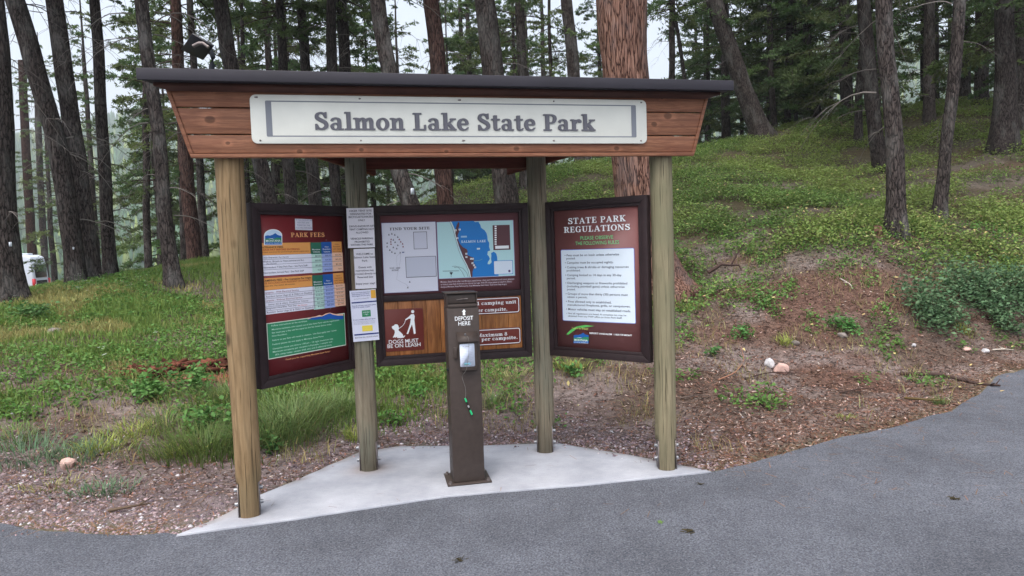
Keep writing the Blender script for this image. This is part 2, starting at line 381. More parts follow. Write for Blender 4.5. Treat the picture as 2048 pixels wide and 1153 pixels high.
def veg(x, y):                         # 0..1 how green the ground is
    yb = np.interp(x, [-12, -4.5, -2.5, -1.5, -.3, .8, 2, 3, 5, 7, 10], [5.6, 6.0, 6.1, 6.15, 6.9, 7.4, 8.6, 9.3, 9.7, 9.7, 10.2])
    yb = yb + (fbm(x * .9, y * .9, 3, 21) - .5) * 2.2
    g = sstep(y - yb, -.3, 1.6)
    patch = sstep(fbm(x * .55 + 3, y * .55, 4, 33), .34, .52)
    red = ((x + 3.25) / .9) ** 2 + ((y - 7.3) / .3) ** 2       # patch of red rotten bark on the left bank
    pm = .12 + .5 * sstep(y, 11, 14); g = g * (pm + (1 - pm) * patch) * (1 - .55 * sstep(8.0, 6.8, y) * sstep(fbm(x * 1.3, y * 1.3, 3, 88), .4, .55)) * (1 - .8 * np.exp(-red))
    return g
def lush(x): return sstep(x, 1.0, -2.0)

gx = np.concatenate([-np.geomspace(500, 14, 26), np.arange(-13.5, 22, .11), np.geomspace(22.4, 500, 26)])
gy = np.concatenate([-np.geomspace(60, 3, 10), np.arange(-2.5, 3.8, .6), np.arange(3.9, 13, .085), np.arange(13, 30, .16), np.arange(30, 62, 1.0), np.geomspace(63, 420, 20)])
X, Y = np.meshgrid(gx, gy); Z = terrain(X, Y)
V = np.stack([X, Y, Z], -1).reshape(-1, 3); nx, ny = len(gx), len(gy)
ii, jj = np.meshgrid(np.arange(nx - 1), np.arange(ny - 1)); b0 = (jj * nx + ii).ravel()
Fq = np.stack([b0, b0 + 1, b0 + nx + 1, b0 + nx], 1)
vx, vy = V[:, 0], V[:, 1]; dE = vy - edge_y(vx)
dirt = np.array(lin(92, 78, 70)); dirt2 = np.array(lin(120, 108, 104)); needle = np.array(lin(98, 76, 67)); moss = np.array(lin(78, 84, 46)); grav = np.array(lin(112, 101, 102)); green = np.array(lin(62, 60, 42))
def mixc(a, b, t): return a * (1 - t[:, None]) + b * t[:, None]
C = mixc(np.tile(dirt, (len(V), 1)), dirt2, sstep(fbm(vx * 1.5, vy * 1.5, 4, 2), .4, .62))
C = mixc(C, np.array(lin(138, 124, 119)), sstep(dE, 1.5, .2) * sstep(fbm(vx * 1.2, vy * 2.5, 4, 55), .4, .6) * .8)
C = mixc(C, needle, sstep(fbm(vx * .8 + 5, vy * 1.6, 4, 12), .45, .62) * sstep(vx, 1, 3))
C = mixc(C, grav, sstep(dE, 1.9, .2) * sstep(vx, 1.6, .2))
C = mixc(C, moss, sstep(dE, .35, .03) * .5)
C = mixc(C, green, veg(vx, vy) * .85)
rr = ((vx + 3.25) / .9) ** 2 + ((vy - 7.3) / .28) ** 2
C = mixc(C, np.array(lin(140, 76, 58)), np.exp(-rr) * .9)
a = Acc(); a.add(V, Fq, C); g = a.build('ground', MAT['ground'], smooth=True); tag(g, kind='structure')

# road
a = Acc(); ex = np.concatenate([[-400], np.linspace(-40, -15, 20), np.arange(-14.8, 14, .12), np.linspace(14.5, 40, 20), [400]])
ey = np.interp(ex, EDGE[:, 0], EDGE[:, 1]) + (fbm(ex * 3, ex * 0, 4, 8) - .5) * .13 * (np.abs(ex + .3) > 1.7)
top = np.stack([ex, ey, np.full(len(ex), -.012)], 1); mid = top.copy(); mid[:, 1] = 1.0; bot = top.copy(); bot[:, 1] = -60
n = len(ex); i = np.arange(n - 1)
a.add(np.concatenate([top, mid, bot]), np.concatenate([np.stack([i + n, i + n + 1, i + 1, i], 1), np.stack([i + 2 * n, i + 2 * n + 1, i + n + 1, i + n], 1)]))
tag(a.build('road', MAT['asphalt']), kind='structure')
# concrete pad
frontp = np.array([(-1.97, 3.955), (-1.33, 4.145), (-.45, 4.445), (.54, 4.585), (1.32, 4.745)])
ring = np.concatenate([frontp, PADB[::-1][1:-1]])
dens = []
for k in range(len(ring)):
    p, q = ring[k], ring[(k + 1) % len(ring)]; nn = max(2, int(np.linalg.norm(q - p) / .1))
    for t in range(nn): dens.append(p + (q - p) * t / nn)
dens = np.array(dens); cen = dens.mean(0)
jit = (fbm(dens[:, 0] * 5, dens[:, 1] * 5, 3, 4) - .5) * .05; dens = dens + (dens - cen) / np.linalg.norm(dens - cen, axis=1)[:, None] * jit[:, None]
a = Acc(); K = 26; rings = []
for k in range(K + 1): rings.append(np.c_[cen + (dens - cen) * (k / K * .992 + .008), np.full(len(dens), 0.)])
rings.append(np.c_[cen + (dens - cen) * 1.004, np.full(len(dens), -.006)]); rings.append(np.c_[cen + (dens - cen) * 1.006, np.full(len(dens), -.12)])
RV = np.concatenate(rings); n = len(dens); FF = []
for k in range(len(rings) - 1):
    i = np.arange(n); j = (i + 1) % n; FF.append(np.stack([k * n + i, (k + 1) * n + i, (k + 1) * n + j, k * n + j], 1))
cc = np.ones((len(RV), 3)); _rm = np.repeat(np.arange(len(rings)) / K, n); cc = mixc(cc, np.array([.72, .64, .56]), sstep(_rm, .9, 1.0) * sstep(fbm(RV[:, 0] * 6, RV[:, 1] * 6, 3, 31), .35, .6) * (RV[:, 1] > np.interp(RV[:, 0], EDGE[:, 0], EDGE[:, 1]) + .06) * .9)
for (P, s, am) in ((BL, .13, .75), (BR, .1, .3), (FL, .1, .25)):
    d = np.hypot(RV[:, 0] - P[0] , RV[:, 1] - P[1]); t = np.exp(-(d / s) ** 2) * am; cc = mixc(cc, np.array([.62, .42, .28]), t)
a.add(RV, np.concatenate(FF), cc); a.add(rings[0], [tuple(range(n))], (1, 1, 1))
tag(a.build('concrete_pad', MAT['concrete']), kind='structure')

# far hills and their forest
def hill_z(az, r):
    el = np.interp(az, [-60, -40, -30, -22, -10, 5, 15, 25, 40, 60], [.11, .125, .14, .152, .15, .17, .2, .235, .2, .15])
    el = el + (fbm(az * .22, az * 0, 4, 41) - .5) * .06
    t = sstep(r, 260, 1250)
    return -10 + (el * 1250 + 12) * t + (fbm(az * .5, r * .006, 4, 44) - .5) * 60 * t * (1 - .5 * sstep(r, 1000, 1250)) - 60 * sstep(r, 1250, 1600)
az = np.linspace(-62, 62, 220); rr = np.concatenate([np.linspace(240, 1250, 60), np.linspace(1300, 1600, 6)])
AZ, RR = np.meshgrid(az, rr); HZ = hill_z(AZ, RR)
V = np.stack([RR * np.sin(np.radians(AZ)), RR * np.cos(np.radians(AZ)), HZ], -1).reshape(-1, 3)
nx, ny = len(az), len(rr); ii, jj = np.meshgrid(np.arange(nx - 1), np.arange(ny - 1)); b0 = (jj * nx + ii).ravel()
a = Acc(); a.add(V, np.stack([b0, b0 + 1, b0 + nx + 1, b0 + nx], 1), lin(70, 92, 62)); tag(a.build('hills', MAT['hillmat'], smooth=True), kind='structure')
rng = np.random.default_rng(5)
N = 20000; az = rng.uniform(-50, 50, N); r = np.sqrt(rng.uniform(300 ** 2, 1250 ** 2, N)); z = hill_z(az, r)
h = rng.uniform(9, 19, N); wd = h * rng.uniform(.14, .22, N)
bx = np.stack([r * np.sin(np.radians(az)), r * np.cos(np.radians(az)), z], 1)
base = np.array(lin(62, 88, 62)); tone = rng.uniform(.55, 1.5, (N, 1)); cols = base * tone * np.array([1, 1, 1]) ; yl = rng.random(N) < .2; cols[yl] = np.array(lin(112, 128, 70)) * tone[yl] * .9
a = Acc(); th = np.arange(5) * 2 * PI / 5
for lo, hi, wf in ((.08, .6, 1.), (.4, 1., .62)):
    ringp = bx[:, None] + np.stack([np.cos(th)[None] * wd[:, None] * wf, np.sin(th)[None] * wd[:, None] * wf, (h * lo)[:, None] + 0 * th[None]], -1)
    tip = bx + np.stack([0 * h, 0 * h, h * hi], 1)
    VV = np.concatenate([ringp, tip[:, None]], 1).reshape(-1, 3); o = np.arange(N)[:, None] * 6
    F3 = np.concatenate([np.stack([o + k, o + (k + 1) % 5, o + 5], -1).reshape(-1, 3) for k in range(5)])
    a.add(VV, F3, np.repeat(cols, 6, 0))
tag(a.build('far_forest', MAT['litter']), 'distant conifer forest covering the hazy hillside', 'forest', kind='stuff')

# ================================================================== SIGN-PLANE HELPERS
class Plane:
    """an upright board: root empty at its foot, local x along it, local -y towards the reader"""
    def __init__(s, p0, p1, off=0, name=None, root=None, z=0, **k):
        p0 = np.array(p0, float); p1 = np.array(p1, float); s.ux = (p1 - p0) / np.linalg.norm(p1 - p0)
        s.n = np.array([-s.ux[1], s.ux[0]]); s.o = (p0 + p1) / 2 - s.n * off; s.w = np.linalg.norm(p1 - p0); s.z = z
        s.layer = 0
        if root is not None: s.root = root
        elif name: s.root = empty(name, (s.o[0], s.o[1], z), math.atan2(s.ux[1], s.ux[0]), **k)
    def P(s, px, py, off=0.):            # pixel -> local x, z on the plane y = -off
        r = ray(px, py); o2 = s.o - s.n * off
        t = ((o2 - CAM[:2]) @ s.n) / (r[:2] @ s.n); v = CAM + r * t
        return np.array([(v[:2] - s.o) @ s.ux, v[2] - s.z])
    def row(s, px, z, py0, off=0.):      # local x of the point of height z seen at column px
        y = py0
        for _ in range(6):
            p = s.P(px, y, off); q = s.P(px, y + 1, off); y += (z - p[1]) / (q[1] - p[1])
        return s.P(px, y, off)[0]
def Zc(ox, oy, sc): return lambda x, y: (ox + x / sc, oy + y / sc)
c1 = Zc(480, 400, 2.8833); c2 = Zc(740, 400, 3.3912); c3 = Zc(1080, 380, 3.2029); c5 = Zc(600, 410, 3.978); c6 = Zc(860, 570, 6.07)
c0 = lambda x, y: (x, y)

TEXTS = []
def flat(a, pts, y, col):
    pts = [tuple(p) for p in pts]
    tris = tessellate_polygon([[Vector((p[0], p[1], 0)) for p in pts]])
    V = [(p[0], y, p[1]) for p in pts]; F = []
    for t in tris:
        A, B, Cc = (np.array(pts[i]) for i in t)
        cr = (B - A)[0] * (Cc - A)[1] - (B - A)[1] * (Cc - A)[0]
        F.append(tuple(t) if cr > 0 else tuple(t[::-1]))
    a.add(V, F, col)
def poly(pl, a, c, pts, col, off): flat(a, [pl.P(*c(*p)) for p in pts], -off, col)
def rect(pl, a, c, x0, y0, y1, x1, col, off, r=0):
    A = pl.P(*c(x0, y0)); B = pl.P(*c(x0, y1)); zt, zb = A[1], B[1]; xl = (A[0] + B[0]) / 2
    q = c(x1, y0); xr = pl.row(q[0], zt, q[1])
    if r: flat(a, rr_pts(xl, xr, zb, zt, r), -off, col)
    else: flat(a, [(xl, zb), (xr, zb), (xr, zt), (xl, zt)], -off, col)
    return xl, xr, zb, zt
def rr_pts(x0, x1, z0, z1, r, n=6):
    o = []
    for cx, cz, a0 in ((x1 - r, z0 + r, -90), (x1 - r, z1 - r, 0), (x0 + r, z1 - r, 90), (x0 + r, z0 + r, 180)):
        for k in range(n + 1):
            t = math.radians(a0 + 90 * k / n); o.append((cx + r * math.cos(t), cz + r * math.sin(t)))
    return o
def text(pl, a, c, s, x0, y0, y1, x1, col, off, bold=0., line=False):
    """sans text: (x0,y0)-(x0,y1) left edge cap top / baseline, x1 right edge, in crop pixels"""
    A = pl.P(*c(x0, y0)); B = pl.P(*c(x0, y1)); q = c(x1, y1); xr = pl.row(q[0], B[1], q[1])
    TEXTS.append((a, s, B[0], B[1], xr - B[0], A[1] - B[1], -off, col, bold))
def flush_texts():
    obs = []
    for t in TEXTS:
        cu = bpy.data.curves.new('t', 'FONT'); cu.body = t[1]; cu.size = 1; cu.offset = t[8] * .4; cu.resolution_u = 3; cu.fill_mode = 'FRONT'
        o = bpy.data.objects.new('t', cu); COL.objects.link(o); obs.append(o)
    bpy.context.view_layer.update(); dg = bpy.context.evaluated_depsgraph_get()
    for t, o in zip(TEXTS, obs):
        a, s, x, z, wd, ht, y, col, _ = t
        me = o.evaluated_get(dg).to_mesh()
        if len(me.vertices):
            v = np.array([q.co[:] for q in me.vertices]); F = [tuple(p.vertices) for p in me.polygons]
            # cap height of the built-in font is about .72
            mn = v[:, 0].min(); mx = v[:, 0].max(); sx = wd / (mx - mn); sz = ht / .72
            Vv = np.stack([x + (v[:, 0] - mn) * sx, np.full(len(v), y), z + v[:, 1] * sz], 1)
            a.add(Vv, F, col)
        o.to_mesh_clear() if False else None
    for o in obs:
        cu = o.data; bpy.data.objects.remove(o); bpy.data.curves.remove(cu)
    TEXTS.clear()

# --- slab-serif lettering drawn as strokes: r rect, l line, o ring, c tapered curve
sfB = lambda x0, x1: ('r', x0, 0, x1, .09)
sfT = lambda x0, x1: ('r', x0, .91, x1, 1.)
GL = {
'a': (.74, [('c', [(.1,.5,.13),(.17,.62,.12),(.34,.66,.09),(.49,.56,.17),(.5,.3,.19),(.5,.06,.19)]), ('o', .29,.2,.26,.21,.15,.08), ('r', .46,0,.73,.09)]),
'l': (.42, [('r', .11,0,.31,1.02), sfB(0,.42), ('r', 0,.93,.2,1.02)]),
'm': (1.16, [('r', .11,0,.3,.68), ('r', .48,0,.67,.52), ('r', .86,0,1.05,.52), sfB(0,.4), sfB(.42,.77), sfB(.8,1.15), ('r',0,.61,.2,.7),
      ('c', [(.28,.47,.1),(.36,.6,.13),(.48,.64,.14),(.56,.58,.17),(.575,.45,.19)]), ('c', [(.65,.47,.1),(.73,.6,.13),(.86,.64,.14),(.94,.58,.17),(.955,.45,.19)])]),
'n': (.8, [('r', .11,0,.3,.68), ('r', .5,0,.69,.5), sfB(0,.4), sfB(.43,.79), ('r',0,.61,.2,.7), ('c', [(.28,.46,.1),(.37,.6,.13),(.49,.64,.14),(.58,.58,.17),(.595,.44,.19)])]),
'o': (.72, [('o', .36,.345,.35,.36,.19,.1)]),
'k': (.82, [('r', .11,0,.31,1.02), sfB(0,.41), ('r', 0,.93,.2,1.02), ('l', .3,.3,.64,.66,.09), ('l', .38,.4,.68,.04,.19), ('r', .47,.61,.8,.7), sfB(.48,.82)]),
'e': (.7, [('r', .12,.32,.6,.41), ('c', [(.575,.35,.17),(.53,.55,.15),(.36,.66,.1),(.18,.57,.16),(.11,.36,.2),(.18,.13,.17),(.36,.04,.1),(.53,.08,.08),(.63,.19,.06)])]),
't': (.52, [('r', .13,.14,.32,.9), ('r', 0,.6,.48,.7), ('c', [(.225,.22,.19),(.24,.1,.17),(.34,.04,.1),(.44,.07,.08),(.5,.15,.05)])]),
'r': (.64, [('r', .11,0,.3,.68), sfB(0,.43), ('r',0,.61,.2,.7), ('c', [(.28,.42,.09),(.36,.58,.12),(.48,.64,.15),(.57,.58,.17),(.56,.5,.14)])]),
'c': (.66, [('c', [(.56,.5,.15),(.5,.61,.12),(.34,.66,.09),(.17,.57,.16),(.11,.35,.2),(.18,.13,.17),(.35,.04,.1),(.52,.08,.08),(.61,.19,.06)])]),
'p': (.76, [('r', .11,-.3,.3,.69), ('r', 0,-.3,.42,-.21), ('r',0,.61,.2,.7), ('o', .42,.345,.3,.36,.18,.09)]),
'i': (.42, [('r', .11,0,.3,.69), sfB(0,.41), ('r',0,.61,.2,.7), ('o', .2,.88,.1,.1,.1,.1)]),
'g': (.72, [('o', .32,.45,.28,.25,.15,.08), ('o', .34,-.12,.32,.19,.12,.09), ('r', .5,.6,.72,.69), ('c',[(.2,.22,.1),(.12,.12,.12),(.3,.06,.12),(.5,.03,.12)])]),
'u': (.8, [('r', .11,.2,.3,.69), ('r', .5,0,.69,.69), ('r',0,.6,.2,.69), ('r',.4,.6,.6,.69), ('r',.6,0,.8,.09), ('c', [(.205,.26,.19),(.22,.12,.17),(.33,.05,.12),(.5,.14,.08)])]),
's': (.58, [('c', [(.46,.5,.1),(.42,.62,.1),(.27,.65,.1),(.12,.56,.14),(.16,.42,.15),(.36,.31,.16),(.46,.18,.15),(.36,.06,.11),(.2,.04,.09),(.08,.16,.09)]), ('r',.42,.45,.5,.69), ('r',.04,.0,.12,.24)]),
'x': (.78, [('l', .14,.64,.62,.05,.19), ('l', .6,.64,.16,.05,.08), ('r',0,.61,.34,.7), ('r',.44,.61,.76,.7), sfB(0,.32), sfB(.42,.78)]),
'.': (.34, [('o', .16,.1,.11,.11,.11,.11)]), '-': (.5, [('r',.05,.3,.42,.4)]),
'1': (.6, [('r', .2,0,.4,1), sfB(.05,.56), ('l', .08,.78,.3,.95,.1)]),
'8': (.76, [('o', .36,.74,.28,.26,.15,.09), ('o', .36,.27,.34,.29,.18,.1)]),
'S': (.76, [('c', [(.58,.72,.1),(.52,.88,.12),(.35,.95,.11),(.17,.87,.16),(.15,.68,.19),(.36,.54,.2),(.58,.4,.2),(.62,.2,.18),(.42,.06,.12),(.22,.09,.11),(.12,.28,.1)]), ('r',.56,.66,.65,1.0), ('r',.05,0,.14,.34)]),
'L': (.76, [('r', .12,0,.33,1), sfT(0,.46), sfB(0,.7), ('r', .61,0,.7,.32)]),
'P': (.8, [('r', .12,0,.33,1), sfT(0,.4), sfB(0,.47), ('c', [(.3,.955,.09),(.5,.94,.1),(.64,.86,.16),(.68,.72,.2),(.62,.55,.15),(.5,.48,.1),(.3,.465,.09)])]),
'A': (.94, [('l', .13,.03,.44,.97,.09), ('l', .44,.96,.76,.03,.2), ('r', .22,.28,.62,.37), sfB(0,.3), sfB(.56,.94)]),
'B': (.84, [('r', .12,0,.33,1), sfT(0,.4), sfB(0,.4), ('c', [(.3,.955,.09),(.5,.93,.12),(.62,.74,.18),(.5,.56,.11),(.3,.52,.08)]), ('c', [(.3,.52,.08),(.55,.5,.12),(.7,.28,.19),(.55,.07,.12),(.3,.045,.09)])]),
'C': (.86, [('c', [(.68,.72,.09),(.6,.9,.1),(.42,.96,.1),(.2,.84,.17),(.12,.5,.2),(.2,.16,.17),(.44,.04,.1),(.64,.1,.1),(.74,.26,.08)]), ('r',.66,.66,.74,.98)]),
'D': (.9, [('r', .12,0,.33,1), sfT(0,.4), sfB(0,.4), ('c', [(.3,.955,.09),(.52,.93,.11),(.7,.78,.18),(.76,.5,.21),(.7,.22,.18),(.52,.07,.11),(.3,.045,.09)])]),
'E': (.8, [('r', .12,0,.33,1), sfT(0,.7), sfB(0,.72), ('r',.3,.46,.56,.55), ('r',.5,.36,.57,.65), ('r',.62,.7,.7,1), ('r',.64,0,.72,.31)]),
'F': (.76, [('r', .12,0,.33,1), sfT(0,.7), sfB(0,.48), ('r',.3,.46,.56,.55), ('r',.5,.36,.57,.65), ('r',.62,.7,.7,1)]),
'G': (.92, [('c', [(.68,.72,.09),(.6,.9,.1),(.42,.96,.1),(.2,.84,.17),(.12,.5,.2),(.2,.16,.17),(.44,.04,.1),(.66,.12,.1)]), ('r',.6,.02,.79,.42), ('r',.5,.37,.88,.46), ('r',.67,.66,.75,.98)]),
'H': (.94, [('r', .12,0,.32,1), ('r', .6,0,.8,1), sfT(0,.42), sfB(0,.42), sfT(.5,.92), sfB(.5,.92), ('r',.3,.46,.62,.55)]),
'I': (.48, [('r', .12,0,.33,1), sfT(0,.46), sfB(0,.46)]),
'K': (.88, [('r', .12,0,.33,1), sfT(0,.44), sfB(0,.44), ('l', .3,.4,.68,.95,.1), ('l', .4,.52,.74,.04,.2), sfT(.52,.86), sfB(.54,.9)]),
'M': (1.12, [('r', .11,0,.2,1), ('r', .8,0,1,1), ('l', .2,.94,.52,.05,.2), ('l', .52,.05,.85,.95,.09), sfT(0,.28), sfB(0,.34), sfT(.78,1.1), sfB(.68,1.1)]),
'N': (.96, [('r', .11,0,.2,1), ('r', .72,0,.81,1), ('l', .2,.93,.74,.06,.2), sfT(0,.28), sfB(0,.34), sfT(.58,.94)]),
'O': (.9, [('o', .44,.5,.44,.51,.21,.1)]),
'R': (.88, [('r', .12,0,.33,1), sfT(0,.4), sfB(0,.45), ('c', [(.3,.955,.09),(.5,.94,.1),(.62,.86,.16),(.66,.74,.19),(.6,.58,.15),(.5,.52,.1),(.3,.5,.09)]), ('l', .46,.5,.72,.05,.19), sfB(.6,.88)]),
'T': (.84, [('r', .3,0,.51,1), sfT(0,.81), sfB(.17,.64), ('r',0,.68,.08,1), ('r',.73,.68,.81,1)]),
'U': (.92, [('r', .12,.3,.32,1), ('r', .68,.3,.77,1), ('c', [(.22,.36,.2),(.26,.14,.17),(.45,.05,.11),(.66,.14,.09),(.725,.36,.09)]), sfT(0,.44), sfT(.56,.9)]),
'Y': (.9, [('l', .15,.95,.46,.42,.2), ('l', .46,.42,.74,.95,.09), ('r',.35,0,.56,.46), sfT(0,.38), sfT(.58,.9), sfB(.22,.7)]),
}
def cat(P, n=6):
    P = np.array(P, float); Q = np.concatenate([[2 * P[0] - P[1]], P, [2 * P[-1] - P[-2]]]); out = []
    for i in range(1, len(Q) - 2):
        for k in range(n):
            t = k / n; out.append(.5 * ((2 * Q[i]) + (-Q[i - 1] + Q[i + 1]) * t + (2 * Q[i - 1] - 5 * Q[i] + 4 * Q[i + 1] - Q[i + 2]) * t * t + (-Q[i - 1] + 3 * Q[i] - 3 * Q[i + 1] + Q[i + 2]) * t ** 3))
    out.append(P[-1]); return np.array(out)
def serif(pl, a, c, s, x0, y0, y1, x1, col, off, gap=.07, wt=1.0):
    A = pl.P(*c(x0, y0)); B = pl.P(*c(x0, y1)); q = c(x1, y1); xr = pl.row(q[0], B[1], q[1])
    adv = sum((GL[ch][0] + gap) if ch in GL else .42 for ch in s) - gap
    sx = (xr - B[0]) / adv; sz = A[1] - B[1]; x = 0; eps = 0
    def put(pts, F=None):
        nonlocal eps
        y = -off - eps; eps += 2.5e-5
        V = [(B[0] + (x + p[0]) * sx, y, B[1] + p[1] * sz) for p in pts]
        a.add(V, F if F is not None else [tuple(range(len(V)))], col)
    for ch in s:
        if ch not in GL: x += .42; continue
        for g in GL[ch][1]:
            if g[0] == 'r': put([(g[1], g[2]), (g[3], g[2]), (g[3], g[4]), (g[1], g[4])])
            elif g[0] == 'l':
                d = np.array([g[3] - g[1], g[4] - g[2]]); h = g[5] * wt / 2 / max(.35, abs(d[1]) / np.hypot(*d))
                pts = [(g[1] - h, g[2]), (g[1] + h, g[2]), (g[3] + h, g[4]), (g[3] - h, g[4])]
                if d[1] < 0: pts = pts[::-1]
                put(pts)
            elif g[0] == 'o':
                n = 28; t = np.arange(n) * 2 * PI / n; _, cx, cy, rx, ry, wx, wy = g
                if wx >= rx: put([(cx + rx * math.cos(q), cy + ry * math.sin(q)) for q in t]); continue
                O = [(cx + rx * math.cos(q), cy + ry * math.sin(q)) for q in t]; I = [(cx + (rx - wx) * math.cos(q), cy + (ry - wy) * math.sin(q)) for q in t]
                put(O + I, [(i, (i + 1) % n, (i + 1) % n + n, i + n) for i in range(n)])
            else:
                Q = cat(g[1]); T = np.gradient(Q[:, :2], axis=0); T /= np.linalg.norm(T, axis=1)[:, None] + 1e-9
                N2 = np.stack([-T[:, 1], T[:, 0]], 1) * (Q[:, 2:3] * wt / 2); L = Q[:, :2] + N2; Rr = Q[:, :2] - N2; n = len(Q)
                put([tuple(p) for p in L] + [tuple(p) for p in Rr], [(i, i + n, i + n + 1, i + 1) for i in range(n - 1)])
        x += GL[ch][0] + gap

WHITE = lin(232, 236, 238); GREY = lin(92, 92, 98)
# ================================================================== KIOSK
kiosk = empty('information_kiosk', (KC[0], KC[1], 0), ANG, label='open wooden park information kiosk on four round posts with a flat dark roof', cat='kiosk')
def post(P, r0, r1, H, mat, plate_rot, label, seed):
    """round log post, squared off at the foot between two bolted steel plates"""
    x, y = kl(P); a = Acc(); n = 40; zs = np.concatenate([[0, .08, .16, .205, .21], np.linspace(.25, H, 26)]); th = np.arange(n) * 2 * PI / n
    V = []
    ca, sa = math.cos(plate_rot), math.sin(plate_rot)
    for z in zs:
        r = r0 + (r1 - r0) * z / H
        rad = r * (1 + .02 * (fbm(th * 1.2 + seed, np.full(n, z * 1.2), 3, seed) - .5)) ; cx = np.cos(th) * rad; cy = np.sin(th) * rad
        crack = np.exp(-((th - (4.55 + .12 * math.sin(z * 2.2 + seed))) / .035) ** 2) * .006 * (.6 + .4 * math.sin(z * 1.7 + seed))
        cx -= np.cos(th) * crack; cy -= np.sin(th) * crack
        if z < .207: cx = np.clip(cx, -r * .74, r * .74)
        wob = .004 * math.sin(z * 1.9 + seed)
        V.append(np.stack([x + cx * ca - cy * sa + wob, y + cx * sa + cy * ca, np.full(n, z)], 1))
    V = np.concatenate(V); m_ = len(zs); i = np.arange(m_ - 1)[:, None] * n; j = np.arange(n)[None]; k = (j + 1) % n
    a.add(V, np.stack([i + j, i + k, i + n + k, i + n + j], -1).reshape(-1, 4))
    a.add(V[-n:], [tuple(range(n))])
    p = a.build('post', mat, kiosk, smooth=True); 
    if label: p['label'] = label
    for s in (-1, 1):
        b = Acc(); xr = s * (r0 * .74 + .0045)
        M = Matrix.Translation((x, y, 0)) @ Matrix.Rotation(plate_rot, 4, 'Z')
        box(b, xr - .004, xr + .004, -.045, .045, .001, .205, M=M); b.build('post_bracket', MAT['steel'], p)
        for z in (.07, .16):
            b = Acc(); tube(b, [(M @ Vector((xr + s * .004, 0, z)))[:], (M @ Vector((xr + s * .006, 0, z)))[:]], .022, 14)
            tube(b, [(M @ Vector((xr + s * .005, 0, z)))[:], (M @ Vector((xr + s * .024, 0, z)))[:]], .013, 6)
            b.build('bolt', MAT['galvanised'], p)
post(FL, .074, .083, 2.32, MAT['post_tan'], .08, 'yellowish tan front left log post', 1)
post(FR, .074, .076, 2.32, MAT['post_green'], -.25, 'greenish grey front right log post', 5)
post(BL, .075, .075, 2.30, MAT['post_grey'], -.1, None, 9)
post(BR, .073, .073, 2.30, MAT['post_grey'], -.3, None, 13)
FY = -.11                                                  # front of the fascia boards
def xw(z): return 1.59 + (z - 2.19) / (2.59 - 2.19) * .115    # flared ends
rows_z = [(2.19, 2.298), (2.302, 2.452), (2.456, 2.60)]
for z0, z1 in rows_z:
    z0 += .0015; z1 -= .0015; a = Acc(); w0, w1 = xw(z0) - .02, xw(z1) - .02
    prism(a, [(-w0, z0), (w0, z0), (w1, z1), (-w1, z1)], FY, FY + .035)
    a.build('fascia_board', MAT['cedar'], kiosk, bevel=.004)
a = Acc(); prism(a, [(-xw(2.165), 2.165), (xw(2.165), 2.165), (xw(2.188), 2.188), (-xw(2.188), 2.188)], FY - .008, FY + .03); a.build('fascia_trim', MAT['cedar'], kiosk, bevel=.002)
for s in (-1, 1):
    a = Acc(); A0, A1 = xw(2.19), xw(2.60)
    prism(a, [(s * (A0 - .02), 2.19), (s * (A0 + .003), 2.19), (s * (A1 + .003), 2.60), (s * (A1 - .02), 2.60)][::s], FY - .006, FY + .035)
    a.build('fascia_trim', MAT['cedar'], kiosk, bevel=.002)
for A_, B_, s in ((FL, BL, 1), (FR, BR, -1)):               # tapering side boards, their tails sticking out past the back posts
    t = (B_ - A_) / np.linalg.norm(B_ - A_); nn = np.array([-t[1], t[0]]) * s
    def q(sv, o): w_ = A_ + t * sv + nn * o; return kl(w_)
    zb = lambda sv: 2.2106 + (sv - .994) * -.17; zt = lambda sv: 2.575 - .11 * sv
    pts = [(-.02, .09), (1.29, .09), (1.29, .125), (-.02, .125)]
    a = Acc(); Bt = [(*q(*p), zb(p[0])) for p in pts]; Tp = [(*q(*p), zt(p[0])) for p in pts]
    slab(a, Bt if s > 0 else Bt[::-1], Tp if s > 0 else Tp[::-1]); a.build('side_board', MAT['darkwood'], kiosk, bevel=.003)
xb0, yb = kl(BL + KN * .085); xb1, _ = kl(BR + KN * .085)
a = Acc(); box(a, xb0 - .02, xb1 + .02, yb, yb + .035, 2.19, 2.45); a.build('back_board', MAT['darkwood'], kiosk, bevel=.003)
# roof: trapezoid in plan, falling gently to the back
RF = [(-1.80, -.235), (1.80, -.235), (.93, 1.0), (-.93, 1.0)]
def rz_(y, top): return (2.632 if top else 2.578) - (y + .235) * .11
a = Acc(); slab(a, [(x, y, rz_(y, 0)) for x, y in RF], [(x, y, rz_(y, 1)) for x, y in RF]); roof = a.build('roof', MAT['metal_roof'], kiosk, bevel=.004)
a = Acc(); IN = [(-1.74, -.2), (1.74, -.2), (.88, .96), (-.88, .96)]
slab(a, [(x, y, rz_(y, 0) - .02) for x, y in IN], [(x, y, rz_(y, 0) - .001) for x, y in IN]); a.build('soffit', MAT['soffit'], roof)
a = Acc(); prism(a, [(-1.81, 2.574), (1.81, 2.574), (1.81, 2.64), (-1.81, 2.64)], -.25, -.238); a.build('roof_edge', MAT['metal_roof'], roof, bevel=.003)

